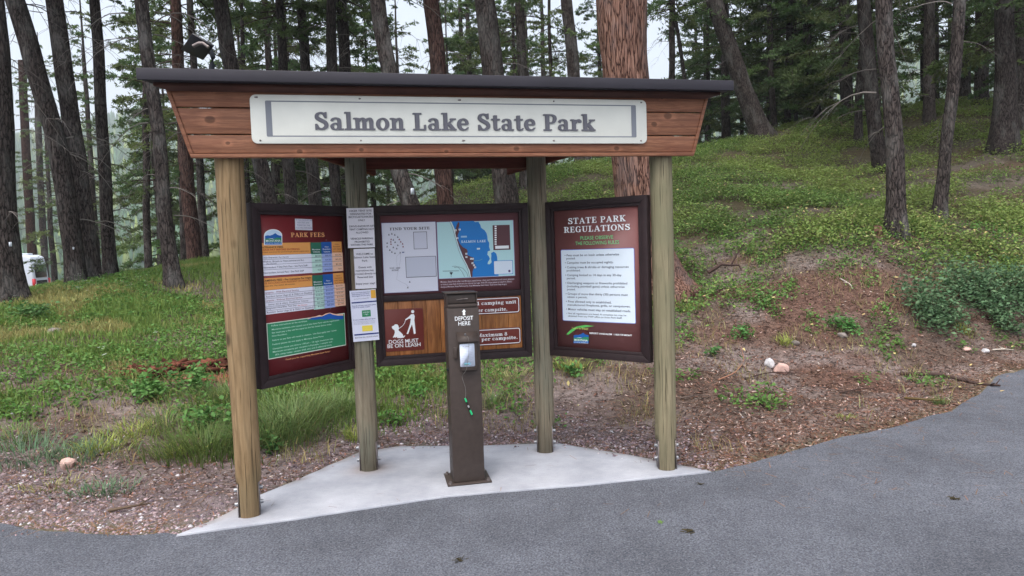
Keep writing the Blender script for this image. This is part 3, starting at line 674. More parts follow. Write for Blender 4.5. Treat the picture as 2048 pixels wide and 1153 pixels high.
# ---- name sign on the fascia
def KP(x, y): return KC + KU * x + KN * y
ns = Plane(KP(-1.24, FY), KP(1.24, FY), 0, 'name_sign', z=2.245, label='long cream name sign reading Salmon Lake State Park on the kiosk fascia', cat='sign')
a = Acc(); prism(a, rr_pts(-1.245, 1.24, 0, .285, .035), -.016, -.002, lin(214, 215, 206)); a.build('sign_panel', MAT['painted'], ns.root, bevel=.002)
a = Acc(); gy_ = -.0165; G1 = lin(118, 122, 130)
X0, X1, Z0, Z1 = -1.16, 1.165, .04, .25
flat(a, [(X0 + .01, Z1 - .007), (X1 - .01, Z1 - .007), (X1 - .01, Z1), (X0 + .01, Z1)], gy_, G1)
flat(a, [(X0 + .01, Z0), (X1 - .01, Z0), (X1 - .01, Z0 + .007), (X0 + .01, Z0 + .007)], gy_, G1)
for s, xx in ((-1, X0), (1, X1)):
    flat(a, rr_pts(xx - .0 if s < 0 else xx - .034, xx + .034 if s < 0 else xx, Z0, Z1, .008), gy_ - .0004, G1)
a.build('border', MAT['print'], ns.root)
a = Acc(); ns.P0 = ns.P
serif(ns, a, c0, 'Salmon Lake State Park', 629, 226, 261.5, 1187, lin(92, 92, 100), .0185, gap=.055); serif(ns, a, c0, 'Salmon Lake State Park', 630.6, 225.6, 261.3, 1189, lin(92, 92, 100), .0215, gap=.055); a.build('lettering', MAT['print'], ns.root)
for x in (-1.2, -.62, 0, .6, 1.2):
    for z in (.018, .268):
        a = Acc(); tube(a, [(x + random.Random(x + z).uniform(-.02, .02), -.012, z), (x, -.0185, z)], .005, 8); a.build('screw', MAT['steel'], ns.root)

# ---- notice boards between the posts
ZB, ZT = .753, 1.915
def board(p0, p1, name, label, fw=(.05, .05)):
    pl = Plane(p0, p1, 0, name, z=0, label=label, cat='notice board', group='notice boards of the kiosk'); h = pl.w / 2
    a = Acc(); o, i = h, h - .048; zt, zb = ZT, ZB
    for (xa, za), (xb, zb2), (xc, zc), (xd, zd) in (((-o, zt), (o, zt), (i, zt - .048), (-i, zt - .048)), ((-i, zb + .048), (i, zb + .048), (o, zb), (-o, zb)),
            ((-o, zt), (-i, zt - .048), (-i, zb + .048), (-o, zb)), ((i, zt - .048), (o, zt), (o, zb), (i, zb + .048))):
        prism(a, [(xa, za), (xd, zd), (xc, zc), (xb, zb2)][::-1] if False else [(xa, za), (xb, zb2), (xc, zc), (xd, zd)][::-1], -.03, .03)
    fr = a.build('frame', MAT['frame_paint'], pl.root, bevel=.002)
    a = Acc(); i2 = i - .022
    for (xa, za), (xb, zb2), (xc, zc), (xd, zd) in (((-i, zt - .048), (i, zt - .048), (i2, zt - .07), (-i2, zt - .07)), ((-i2, zb + .07), (i2, zb + .07), (i, zb + .048), (-i, zb + .048)),
            ((-i, zt - .048), (-i2, zt - .07), (-i2, zb + .07), (-i, zb + .048)), ((i2, zt - .07), (i, zt - .048), (i, zb + .048), (i2, zb + .07))):
        prism(a, [(xa, za), (xb, zb2), (xc, zc), (xd, zd)][::-1], -.02, .012)
    a.build('inner_frame', MAT['frame_paint'], pl.root, bevel=.002)
    a = Acc(); box(a, -i, i, .003, .02, zb + .045, zt - .045); a.build('backing_board', MAT['frame_paint'], pl.root)
    return pl
LB = board((-1.607, 4.341), (-1.152, 5.045), 'notice_board', 'left notice board with a dark red park fees sign in a dark frame')
CB = board((-1.006, 5.065), (.133, 5.306), 'notice_board', 'wide middle notice board with a campsite plan and lake map above cedar planks')
RB = board((.281, 5.333), (.954, 4.829), 'notice_board', 'right notice board listing the state park regulations on maroon')
ORG = lin(224, 156, 84); TAN = lin(226, 164, 110); CREAM = lin(226, 226, 238)

# ---------------- left board: park fees
i2 = LB.w / 2 - .07
FACE = .004
a = Acc(); prism(a, [(-i2, ZB + .07), (i2, ZB + .07), (i2, ZT - .07), (-i2, ZT - .07)], -FACE, .002, lin(112, 38, 42)); a.build('sign_face', MAT['painted'], LB.root)
T = Acc(); L = Acc()
k1, k2 = FACE + .001, FACE + .0018; kt = FACE + .0026
DK = lin(74, 48, 40); MG, MB_, LG, LB_, LP = lin(38, 104, 80), lin(24, 86, 160), lin(188, 222, 210), lin(160, 178, 226), lin(240, 196, 166)
rect(LB, T, c1, 105, 251, 321, 404, ORG, k1); rect(LB, T, c1, 403, 247, 314, 466, MG, k1); rect(LB, T, c1, 465, 244, 312, 525, MB_, k1); rect(LB, T, c1, 524, 242, 306, 582, ORG, k1)
rect(LB, T, c1, 116, 322, 441, 410, CREAM, k1); rect(LB, T, c1, 409, 314, 424, 470, LG, k1); rect(LB, T, c1, 469, 312, 418, 530, LB_, k1); rect(LB, T, c1, 529, 306, 414, 588, LP, k1)
for yy in (345, 375, 405): rect(LB, T, c1, 118, yy, yy + 2, 586, lin(110, 110, 130), k2)
rect(LB, T, c1, 118, 455, 524, 413, ORG, k1); rect(LB, T, c1, 413, 437, 503, 475, MG, k1); rect(LB, T, c1, 474, 431, 496, 535, MB_, k1); rect(LB, T, c1, 534, 424, 489, 592, ORG, k1)
rect(LB, T, c1, 131, 525, 665, 426, CREAM, k1); rect(LB, T, c1, 419, 503, 635, 482, LG, k1); rect(LB, T, c1, 480, 496, 627, 543, LB_, k1); rect(LB, T, c1, 541, 488, 617, 601, LP, k1)
for yy in (548, 572, 595, 619, 642): rect(LB, T, c1, 133, yy, yy + 2, 599, lin(110, 110, 130), k2)
T.build('fee_table', MAT['print'], LB.root)
T = Acc(); rect(LB, T, c1, 155, 712, 923, 600, lin(216, 222, 206), k1); rect(LB, T, c1, 159, 716, 917, 597, lin(50, 132, 92), k2)
poly(LB, T, c1, [(385,688),(410,676),(432,672),(455,664),(470,668),(490,656),(515,650),(535,656),(560,660),(592,658),(592,686),(560,688),(520,684),(490,690),(460,686),(430,690)], lin(232, 190, 160), k2 + .0004)
poly(LB, T, c1, [(385,690),(412,680),(440,676),(470,672),(492,662),(515,654),(530,662),(560,668),(592,668),(592,688),(560,690),(520,686),(490,692),(460,688),(430,692)], lin(26, 86, 170), k2 + .0008)
T.build('text_panel', MAT['print'], LB.root)
serif(LB, L, c1, 'PARK FEES', 290, 190, 216, 484, TAN, kt)
def logo(pl, c, x0, y0, x1, y1, off, dark=False):
    A = Acc(); wx, hy = x1 - x0, y1 - y0; f = lambda u, v: (x0 + u * wx, y0 + v * hy)
    arch = lambda e: [f(e, 1 - e), f(1 - e, 1 - e), f(1 - e, .38)] + [f(.5 + (.5 - e) * math.cos(t), .4 - (.4 - e) * math.sin(t)) for t in np.linspace(.05, PI - .05, 12)] + [f(e, .38)]
    poly(pl, A, c, arch(0), WHITE if not dark else lin(70, 30, 32), off); poly(pl, A, c, arch(.05), lin(196, 216, 236) if not dark else lin(80, 40, 40), off + .0005)
    poly(pl, A, c, [f(.05, .62), f(.05, .42), f(.2, .38), f(.32, .4), f(.48, .34), f(.62, .24), f(.74, .36), f(.86, .4), f(.95, .42), f(.95, .62)], lin(26, 92, 168), off + .001)
    poly(pl, A, c, [f(.05, .82), f(.05, .6), f(.3, .56), f(.5, .62), f(.7, .52), f(.95, .54), f(.95, .82)], lin(46, 132, 100), off + .0015)
    poly(pl, A, c, [f(.2, .58), f(.45, .6), f(.62, .52), f(.5, .57)], WHITE, off + .002)
    poly(pl, A, c, [f(.04, .96), f(.04, .82), f(.96, .82), f(.96, .96)], lin(20, 92, 170), off + .002)
    text(pl, A, c, 'MONTANA', *f(.1, .66), f(0, .8)[1], f(.9, 0)[0], WHITE, off + .0025, .02)
    text(pl, A, c, 'STATE PARKS', *f(.08, .85), f(0, .94)[1], f(.92, 0)[0], lin(200, 220, 240), off + .0025)
    return A
lg = logo(LB, c1, 135, 170, 240, 262, k2); LOGOS = [(lg, LB)]
for s, x0, y0, y1, x1, cc, bo in (
 ('ENTRANCE FEES', 114, 270, 281, 245, DK, .03), ('PLEASE PAY BEFORE ENTERING', 114, 285, 295, 340, lin(170, 60, 40), .02), ('Resident entrance fee paid through vehicle registration.', 115, 300, 307, 395, lin(120, 60, 40), 0),
 ('Daily Entrance', 126, 329, 339, 212, lin(70, 70, 90), 0), ('Per Vehicle', 220, 328, 335, 277, lin(70, 70, 90), 0), ('Walk-in, Bicycle or Non-commercial Bus', 128, 352, 363, 365, lin(70, 70, 90), 0), ('Per Person', 150, 366, 373, 208, lin(70, 70, 90), 0),
 ('Nonresident 7 Day Park Pass - See Park Staff', 130, 386, 397, 385, lin(70, 70, 90), 0), ('Nonresident Annual Pass - See Park Staff', 132, 417, 428, 365, lin(70, 70, 90), 0),
 ('CAMPING FEES - Per Campsite Per Night', 127, 462, 474, 408, DK, .03), ('(FEE INCLUDES NON RESIDENT ENTRANCE)', 128, 478, 489, 405, lin(150, 60, 40), 0), ('Select Site. Pay within 30 minutes.', 130, 495, 503, 315, DK, 0),
 ('Campsite - With Electrical Service', 134, 532, 543, 335, lin(130, 60, 80), 0), ('Resident Senior (Age 62 & Older) or Disabled', 148, 554, 565, 412, lin(70, 70, 90), 0), ('Campsite - Without Electrical Service', 138, 578, 589, 355, lin(130, 60, 80), 0),
 ('Senior (62 & older), Disabled or Veteran', 160, 599, 610, 390, lin(70, 70, 90), 0), ('Designated Hike/Bike Tent Site', 141, 622, 633, 322, lin(70, 70, 90), 0), ('Per Person', 330, 606, 614, 384, lin(200, 60, 40), 0), ('Resident: Senior (Age 62 & Older) or Disabled', 152, 645, 656, 416, lin(70, 70, 90), 0),
 ('Montana', 412, 283, 291, 458, WHITE, .02), ('Vehicle', 416, 297, 305, 456, WHITE, .02), ('Non-', 486, 268, 275, 510, WHITE, .02), ('Resident', 474, 281, 289, 518, WHITE, .02), ('Vehicle', 478, 296, 304, 516, WHITE, .02),
 ('Non-', 544, 254, 260, 568, lin(150, 70, 40), .02), ('Resident', 534, 267, 274, 574, lin(150, 70, 40), .02), ('with State', 531, 280, 288, 578, lin(150, 70, 40), .02), ('Park Pass', 533, 295, 303, 578, lin(150, 70, 40), .02),
 ('Montana', 422, 471, 479, 468, WHITE, .02), ('Resident', 424, 485, 493, 470, WHITE, .02), ('Non-', 494, 464, 471, 518, WHITE, .02), ('Resident', 482, 479, 487, 528, WHITE, .02),
 ('Non-', 552, 436, 442, 576, lin(150, 70, 40), .02), ('Resident', 543, 449, 456, 584, lin(150, 70, 40), .02), ('with State', 540, 462, 470, 588, lin(150, 70, 40), .02), ('Park Pass', 543, 477, 484, 588, lin(150, 70, 40), .02),
 ('$0.00', 430, 320, 329, 462, lin(60, 90, 90), 0), ('$5.00', 430, 346, 355, 464, lin(60, 90, 90), 0), ('$0.00', 432, 374, 383, 465, lin(60, 90, 90), 0), ('N/A', 446, 400, 409, 466, lin(60, 90, 90), 0),
 ('$8.00', 488, 317, 326, 521, lin(60, 70, 140), 0), ('$4.00', 489, 342, 351, 522, lin(60, 70, 140), 0), ('$35.00', 484, 369, 378, 524, lin(60, 70, 140), 0), ('$50.00', 485, 398, 407, 525, lin(60, 70, 140), 0),
 ('$0.00', 546, 314, 323, 579, lin(150, 90, 70), 0), ('$0.00', 547, 339, 348, 580, lin(150, 90, 70), 0), ('$0.00', 549, 367, 376, 581, lin(150, 90, 70), 0), ('N/A', 563, 393, 402, 583, lin(150, 90, 70), 0),
 ('Follow instructions on fee envelope.', 178, 722, 731, 384, lin(200, 230, 214), .01), ('Montana residents who opted out of the State Park vehicle registration', 180, 744, 753, 568, lin(200, 230, 214), .01),
 ('fee must pay a day use fee equal to the fee listed above under', 180, 763, 772, 526, lin(200, 230, 214), .01), ('Non-Resident.', 181, 782, 790, 268, lin(200, 230, 214), .01), ('Failure to pay fees will result in citation.  Use fees apply year round.', 183, 806, 815, 554, lin(200, 230, 214), .01),
 ('Federal passes do not apply at Montana State Parks.', 184, 830, 839, 480, lin(200, 230, 214), .01), ('Campsite check out time is 1:00 pm - 14 night maximum stay.', 185, 855, 864, 535, lin(200, 230, 214), .01),
 ('Maximum occupancy per campsite is 8 people, 1 camper unit', 186, 873, 882, 528, lin(200, 230, 214), .01), ('(RV, camp trailer, camper shell, etc.) and 2 additional tents.', 200, 889, 898, 526, lin(200, 230, 214), .01),
 ('Thank you for supporting Montana State Parks!', 258, 917, 926, 516, TAN, .02)):
    text(LB, L, c1, s, x0, y0, y1, x1, cc, kt, bo)
for r, yy in enumerate((505, 525, 546, 568, 591, 610)):
    text(LB, L, c1, ('$24.00', '$18.00', '$18.00', '$9.00', '$6.00', '$4.00')[r], 430 + r * 3, yy, yy + 9, 470 + r * 2, lin(60, 90, 90), kt)
    text(LB, L, c1, ('$34.00', '$34.00', '$28.00', '$28.00', '$8.00', '$8.00')[r], 490 + r * 2, yy - 7, yy + 2, 530 + r * 1.5, lin(60, 70, 140), kt)
    text(LB, L, c1, ('$24.00', '$24.00', '$18.00', '$18.00', '$8.00', '$6.00')[r], 550 + r * 2, yy - 13, yy - 4, 588 + r * 1.5, lin(150, 90, 70), kt)
LET = [(L, LB)]
for p in ((492, 232), (518, 628)):
    q_ = LB.P(*c1(*p)); a = Acc(); tube(a, [(q_[0], -kt + .001, q_[1]), (q_[0], -kt - .004, q_[1])], .003, 8); a.build('screw', MAT['galvanised'], LB.root)

# ---------------- middle board
i2 = CB.w / 2 - .07; kt = .012
zt_, zm1, zm0, zb_ = ZT - .07, CB.P(*c2(90, 650))[1], CB.P(*c2(92, 693))[1], ZB + .07
a = Acc(); prism(a, [(-i2, zm1), (i2, zm1), (i2, zt_), (-i2, zt_)], -FACE, .002, lin(114, 74, 78)); a.build('sign_face', MAT['painted'], CB.root)
a = Acc(); box(a, -i2, i2, -.018, .002, zm0, zm1 - .001); a.build('middle_rail', MAT['frame_paint'], CB.root, bevel=.002)
xs = np.linspace(-i2, i2, 11); rs = random.Random(3)
a = Acc()
for x0, x1 in zip(xs[:-1], xs[1:]):
    t = rs.uniform(.7, 1.1); box(a, x0 + .001, x1 - .001, -FACE - .002 * rs.random(), .002, zb_, zm0 - .001, (t, t * rs.uniform(.92, 1.02), t * .95))
a.build('plank_panel', MAT['planks'], CB.root, bevel=.002)
k1, k2 = FACE + .001, FACE + .002
T = Acc(); xl, xr, z0, z1 = rect(CB, T, c2, 86, 156, 636, 446, lin(70, 62, 110), k1); rect(CB, T, c2, 89, 159, 633, 443, lin(206, 208, 220), k1 + .0005)
D = lin(76, 76, 88); RD = lin(120, 44, 60)
serif(CB, T, c2, 'FIND YOUR SITE', 134, 190, 208, 405, lin(52, 44, 48), k2)
serif(CB, T, c2, 'YOU ARE', 132, 460, 470, 206, D, k2); serif(CB, T, c2, 'HERE', 147, 474, 484, 194, D, k2)
for x, y, c_ in ((128,236,D),(148,230,D),(168,237,D),(188,252,D),(143,268,RD),(158,271,D),(198,268,RD),(116,293,D),(141,284,RD),(170,287,D),(208,284,RD),(142,300,RD),(221,298,RD),(116,317,D),(158,322,D),(188,308,D),(181,330,D),(224,317,RD),(134,340,D),(148,353,D),(169,362,D),(269,556,D),(256,594,D),(204,358,D)):
    poly(CB, T, c2, [(x - 6, y + 6), (x + 6, y + 6), (x, y - 7)], c_, k2)
def line(pl, A, c, P, w, col, off):
    P = np.array(P, float)
    for k, (p, q) in enumerate(zip(P[:-1], P[1:])):
        d = (q - p) / (np.linalg.norm(q - p) + 1e-9); n_ = np.array([-d[1], d[0]]) * w / 2; e = d * w * .3
        poly(pl, A, c, [p - n_ - e, q - n_ + e, q + n_ + e, p + n_ - e], col, off + 2e-5 * k)
line(CB, T, c2, [(205, 362), (208, 400), (200, 440), (186, 500), (180, 540), (215, 560), (240, 570), (262, 590)], 2, lin(170, 172, 186), k2)
line(CB, T, c2, [(205, 362), (182, 380), (180, 420), (186, 470)], 2, lin(176, 178, 190), k2)
rect(CB, T, c2, 295, 218, 336, 385, lin(50, 50, 60), k1 + .001); rect(CB, T, c2, 298, 221, 333, 382, lin(196, 198, 212), k1 + .0015)
for k in range(5):
    rect(CB, T, c2, 305, 240 + k * 20, 248 + k * 20, 314, RD if k in (1,) else lin(60, 60, 90), k2 + .0003); text(CB, T, c2, ('Vacant site', 'Camper site', 'Group site', 'Restroom', 'Host site')[k], 322, 240 + k * 20, 248 + k * 20, 372, D, k2 + .0003)
text(CB, T, c2, 'MAP KEY', 315, 225, 233, 368, D, k2 + .0003, .02)
rect(CB, T, c2, 242, 388, 529, 446, lin(50, 50, 60), k1 + .001); rect(CB, T, c2, 245, 391, 525, 443, lin(186, 190, 204), k1 + .0015)
for k in range(9):
    if k in (0, 5): text(CB, T, c2, 'RATES INFORMATION' if k == 0 else 'SITE INFORMATION', 254, 397 + k * 14, 405 + k * 14, 350, D, k2 + .0003, .03)
    elif k not in (4,): text(CB, T, c2, 'Campers must pay within thirty minutes of picking a site here', 254, 397 + k * 14, 405 + k * 14, 430 if k % 3 else 380, lin(110, 110, 128), k2 + .0003)
for k in range(5): text(CB, T, c2, 'Site map not to scale', 312 + 26 * (k > 1), 550 + k * 11, 557 + k * 11, 382, lin(130, 130, 150), k2)
rect(CB, T, c2, 216, 353, 361, 232, lin(90, 100, 140), k2)
T.build('campsite_plan', MAT['print'], CB.root)
# lake map
T = Acc(); rect(CB, T, c2, 458, 151, 538, 971, lin(160, 150, 190), k1); rect(CB, T, c2, 461, 153, 535, 968, lin(176, 214, 216), k1 + .0005)
BLUE = lin(22, 118, 192); MR = lin(88, 52, 58)
shore = [(552,147),(700,143),(712,152),(735,150),(748,172),(752,190),(776,207),(790,228),(795,250),(797,275),(808,292),(807,320),(815,344),(798,350),(795,372),(806,385),(812,402),(800,420),(796,436),(810,438),(824,424),(820,400),(822,380),(820,362),(838,352),(855,365),(862,390),(863,412),(866,470),(872,516),(690,524),(684,500),(690,470),(660,440),(640,410),(620,360),(600,310),(590,260),(575,200)]
poly(CB, T, c2, shore, BLUE, k1 + .001)
poly(CB, T, c2, [(598,150),(606,158),(604,180),(598,196),(604,215),(594,240),(596,270),(610,300),(630,322),(655,335),(662,350),(655,372),(680,385),(700,392),(706,410),(700,425),(712,440),(718,462),(700,468),(694,490),(694,524),(682,524),(676,480),(660,450),(636,400),(616,345),(600,305),(588,270),(578,230),(580,210),(582,190),(588,172)], MR, k1 + .0016)
line(CB, T, c2, [(545,148),(565,190),(578,240),(592,290),(606,340),(628,390),(655,440),(672,480),(682,524)], 3, WHITE, k1 + .0021)
line(CB, T, c2, [(540,148),(558,190),(572,240),(586,290),(600,340),(620,390),(648,440),(664,480),(674,524)], 2, lin(70, 80, 90), k1 + .0026)
line(CB, T, c2, [(494,484),(602,482)], 3, lin(40, 50, 60), k1 + .0021); line(CB, T, c2, [(548,486),(550,524)], 2, lin(40, 50, 60), k1 + .0021)
poly(CB, T, c2, [(538,492),(562,491),(550,512)], lin(40, 50, 60), k1 + .0026)
line(CB, T, c2, [(556,452),(580,450),(600,460),(625,490),(640,522)], 2, lin(60, 70, 80), k1 + .0021); line(CB, T, c2, [(570,460),(600,455),(630,465),(655,495),(664,522)], 2, lin(60, 70, 80), k1 + .0028)
for x, y in ((580,207),(607,202),(592,260),(652,366),(653,388),(684,400),(697,400),(694,430),(704,444),(712,458)):
    rect(CB, T, c2, x - 6, y - 5, y + 6, x + 6, WHITE, k1 + .0022); rect(CB, T, c2, x - 2, y - 2, y + 3, x + 2, lin(60, 60, 70), k1 + .0026)
rect(CB, T, c2, 724, 327, 338, 745, lin(200, 214, 214), k1 + .0016); rect(CB, T, c2, 616, 245, 257, 656, lin(150, 190, 220), k1 + .0016)
serif(CB, T, c2, 'SALMON LAKE', 618, 277, 293, 786, lin(206, 228, 240), k1 + .002)
text(CB, T, c2, 'YOU ARE', 714, 377, 386, 780, lin(110, 180, 170), k1 + .002, .03); text(CB, T, c2, 'HERE', 726, 391, 400, 768, lin(110, 180, 170), k1 + .002, .03)
text(CB, T, c2, 'SALMON LAKE', 602, 233, 240, 682, lin(120, 170, 190), k1 + .002, .02)
line(CB, T, c2, [(700,414),(740,412),(760,402)], 3, lin(90, 160, 180), k1 + .002)
text(CB, T, c2, 'Map Key', 858, 152, 162, 916, lin(50, 60, 70), k1 + .002, .02)
rect(CB, T, c2, 833, 173, 342, 946, MR, k1 + .002); rect(CB, T, c2, 848, 313, 333, 940, WHITE, k1 + .0024)
for k, s in enumerate(('Boat Dock', 'Group Restroom', 'Camping Area', 'Vault Toilet', 'Boat Ramp', 'Amphitheatre', 'Picnic Area', 'Swimming Area', 'Restroom Park')):
    rect(CB, T, c2, 844, 176 + k * 15, 186 + k * 15, 857, WHITE, k1 + .0024); text(CB, T, c2, s, 864, 178 + k * 15, 185 + k * 15, 925 if k % 2 else 905, WHITE, k1 + .0024)
rect(CB, T, c2, 838, 414, 508, 966, BLUE, k1 + .002); rect(CB, T, c2, 841, 417, 505, 963, lin(206, 218, 230), k1 + .0024, .006)
for k in range(6): text(CB, T, c2, 'Visit the lake and its trails' if k else 'We hope you enjoy', 850 + (k == 0) * 8, 424 + k * 13, 431 + k * 13, 950 if k < 3 else 920, lin(90, 90, 110), k1 + .0028)
c_ = CB.P(*c2(944, 483)); flat(T, [(c_[0] + .009 * math.cos(t), c_[1] + .009 * math.sin(t)) for t in np.arange(14) * 2 * PI / 14], -k1 - .003, lin(80, 60, 110))
T.build('lake_map', MAT['print'], CB.root)
L = Acc(); LET.append((L, CB))
for k, s in enumerate(('Montana State Parks offer real Montana experiences - from pure recreation and scenic getaways', 'to historic sites that showcase our cultural heritage. With 50 unique places to explore, there\'s', 'always a Montana State Park nearby. Real Montana. Real Close. Visit www. fwp.mt.gov.')):
    text(CB, L, c2, s, 479, 551 + k * 17, 563 + k * 17, (978, 960, 928)[k], lin(206, 190, 200), FACE + .0015, .015)
# small signs screwed to the planks
def small_sign(c, x0, y0, y1, x1, r, label, name='small_sign', thick=.006, base=lin(104, 42, 34)):
    A = CB.P(*c(x0, y0)); B = CB.P(*c(x0, y1)); q = c(x1, y0); xr = CB.row(q[0], A[1], q[1]); xl = (A[0] + B[0]) / 2
    cx = (xl + xr) / 2; o = CB.o + CB.ux * cx
    pl = Plane(o - CB.ux * (xr - xl) / 2, o + CB.ux * (xr - xl) / 2, 0, name, z=B[1], label=label, cat='sign')
    h = (xr - xl) / 2; a = Acc(); prism(a, rr_pts(-h, h, 0, A[1] - B[1], r), -FACE - thick, -FACE - .002, base); a.build('sign_panel', MAT['painted'], pl.root, bevel=.001)
    return pl, h, A[1] - B[1], FACE + thick + .0006
pl, h, hh, k = small_sign(c2, 99, 745, 1032, 358, .012, 'dark red sign with white walker and sitting dog reading dogs must be on leash')
A = Acc()
poly(pl, A, c2, [(279,776),(296,774),(303,790),(300,815),(302,830),(306,870),(309,906),(297,910),(290,870),(284,845),(272,872),(258,910),(248,908),(262,868),(272,835),(276,805),(262,806),(240,818),(238,810),(258,796)], WHITE, k)
q_ = pl.P(*c2(289, 758)); flat(A, [(q_[0] + .0115 * math.cos(t), q_[1] + .0115 * math.sin(t)) for t in np.arange(16) * 2 * PI / 16], -k - .0003, WHITE)
line(pl, A, c2, [(240,816),(234,835),(222,852),(208,864),(196,872)], 3, WHITE, k + .0004)
poly(pl, A, c2, [(148,858),(162,852),(168,844),(184,844),(192,854),(196,872),(192,884),(206,896),(222,912),(226,926),(236,918),(238,922),(228,934),(206,937),(184,936),(182,928),(172,934),(166,930),(160,934),(154,932),(162,918),(168,900),(166,884),(152,874),(148,866)], WHITE, k + .0008)
A.build('pictogram', MAT['print'], pl.root)
A = Acc(); LET.append((A, pl)); text(pl, A, c2, 'DOGS MUST', 128, 950, 976, 328, WHITE, k, .012); text(pl, A, c2, 'BE ON LEASH', 119, 979, 1005, 342, WHITE, k, .012)
for (yt, yb2, lab, l1, l2, a1, a2, b1, b2, pre1, pre2) in ((676, 790, 'dark red sign about one camping unit behind the fee box', (704, 727), (743, 766), 735, 990, 733, 930, '1 camping unit', 'er campsite.'),
        (888, 1003, 'dark red sign about maximum eight people, lowest behind the fee box', (908, 931), (948, 971), 738, 930, 745, 1000, 'Maximum 8', 'e per campsite.')):
    pl, h, hh, k = small_sign(c2, 560, yt, yb2, 1012 if yt < 800 else 1020, .02, lab)
    A = Acc(); o_ = rr_pts(-h + .006, h - .006, .006, hh - .006, .016); i_ = rr_pts(-h + .011, h - .011, .011, hh - .011, .012); n = len(o_)
    A.add([(p[0], -k, p[1]) for p in o_ + i_], [(i, (i + 1) % n, (i + 1) % n + n, i + n) for i in range(n)], WHITE); A.build('border', MAT['print'], pl.root)
    A = Acc()
    zoff = -26 if yt < 800 else -26
    if yt < 800: serif(pl, A, c2, 'Only 1 camping unit', 640, l1[0] - 8, l1[1] - 8, a2, WHITE, k); serif(pl, A, c2, 'per campsite.', 712, l2[0] - 4, l2[1] - 4, b2, WHITE, k)
    else: serif(pl, A, c2, 'Maximum 8', 728, l1[0], l1[1], a2, WHITE, k); serif(pl, A, c2, 'people per campsite.', 622, l2[0] - 6, l2[1] - 6, b2, WHITE, k)
    A.build('lettering', MAT['print'], pl.root)

# ---------------- right board
i2 = RB.w / 2 - .07
a = Acc(); prism(a, [(-i2, ZB + .07), (i2, ZB + .07), (i2, ZT - .07), (-i2, ZT - .07)], -FACE, .002, lin(126, 80, 78)); a.build('sign_face', MAT['painted'], RB.root)
T = Acc(); xl, xr, z0, z1 = rect(RB, T, c3, 141, 384, 838, 606, lin(92, 110, 190), k1, .012); flat(T, rr_pts(xl + .004, xr - .004, z0 + .004, z1 - .004, .009), -k1 - .0006, lin(214, 226, 236)); T.build('text_panel', MAT['print'], RB.root)
L = Acc(); LET.append((L, RB)); kt = k1 + .0016
serif(RB, L, c3, 'STATE PARK', 183, 183, 221, 552, WHITE, kt); serif(RB, L, c3, 'REGULATIONS', 156, 239, 276, 582, WHITE, kt)
GR = lin(110, 196, 130)
text(RB, L, c3, 'PLEASE OBSERVE', 262, 298, 321, 472, GR, kt, .015); text(RB, L, c3, 'THE FOLLOWING RULES', 230, 332, 355, 509, GR, kt, .015)
DB = lin(44, 50, 74)
for s, x0, yb_, x1, hh in (('\u2022 Pets must be on leash unless otherwise', 161, 427, 509, 14), ('posted.', 172, 446, 230, 13), ('\u2022 Campsite must be occupied nightly.', 163, 474, 474, 14), ('\u2022 Cutting trees & shrubs or damaging resources', 164, 503, 571, 14), ('prohibited.', 174, 523, 262, 13),
 ('\u2022 Camping limited to 14 days in any 30-day', 165, 553, 525, 14), ('period.', 175, 573, 230, 13), ('\u2022 Discharging weapons or fireworks prohibited', 166, 603, 562, 14), ('(including paintball guns) unless otherwise', 176, 624, 545, 13), ('posted.', 177, 643, 230, 13),
 ('\u2022 Groups of more than thirty (30) persons must', 168, 672, 565, 14), ('obtain a permit.', 178, 692, 306, 13), ('\u2022 Fires allowed only in established,', 170, 721, 460, 14), ('manufactured fireplaces, grills, or campstoves.', 180, 742, 582, 13), ('\u2022 Motor vehicles must stay on established roads.', 171, 770, 585, 14),
 ('\u2022 Not all regulations are listed. A complete list may be', 172, 795, 556, 10), ('obtained from any FWP office or from Park Staff.', 182, 812, 529, 10)):
    text(RB, L, c3, s, x0, yb_ - hh, yb_, x1, DB, kt, .016)
text(RB, L, c3, 'REPORT VANDALISM  1-800-TIP-MONT', 320, 912, 923, 592, WHITE, kt, .04)
T = Acc(); poly(RB, T, c3, [(170,926),(200,895),(235,876),(290,866),(352,872),(300,880),(250,890),(215,905),(185,928)], lin(90, 180, 90), k1)
poly(RB, T, c3, [(222,902),(240,885),(262,882),(290,895),(318,912),(318,925),(222,925)], lin(66, 34, 34), k1 + .0005); T.build('leaf_emblem', MAT['print'], RB.root)
LOGOS.append((logo(RB, c3, 214, 893, 320, 985, k1 + .001, True), RB))
text(RB, L, c3, 'Yours to Enjoy!', 205, 878, 890, 312, lin(214, 220, 120), kt + .001, .01)

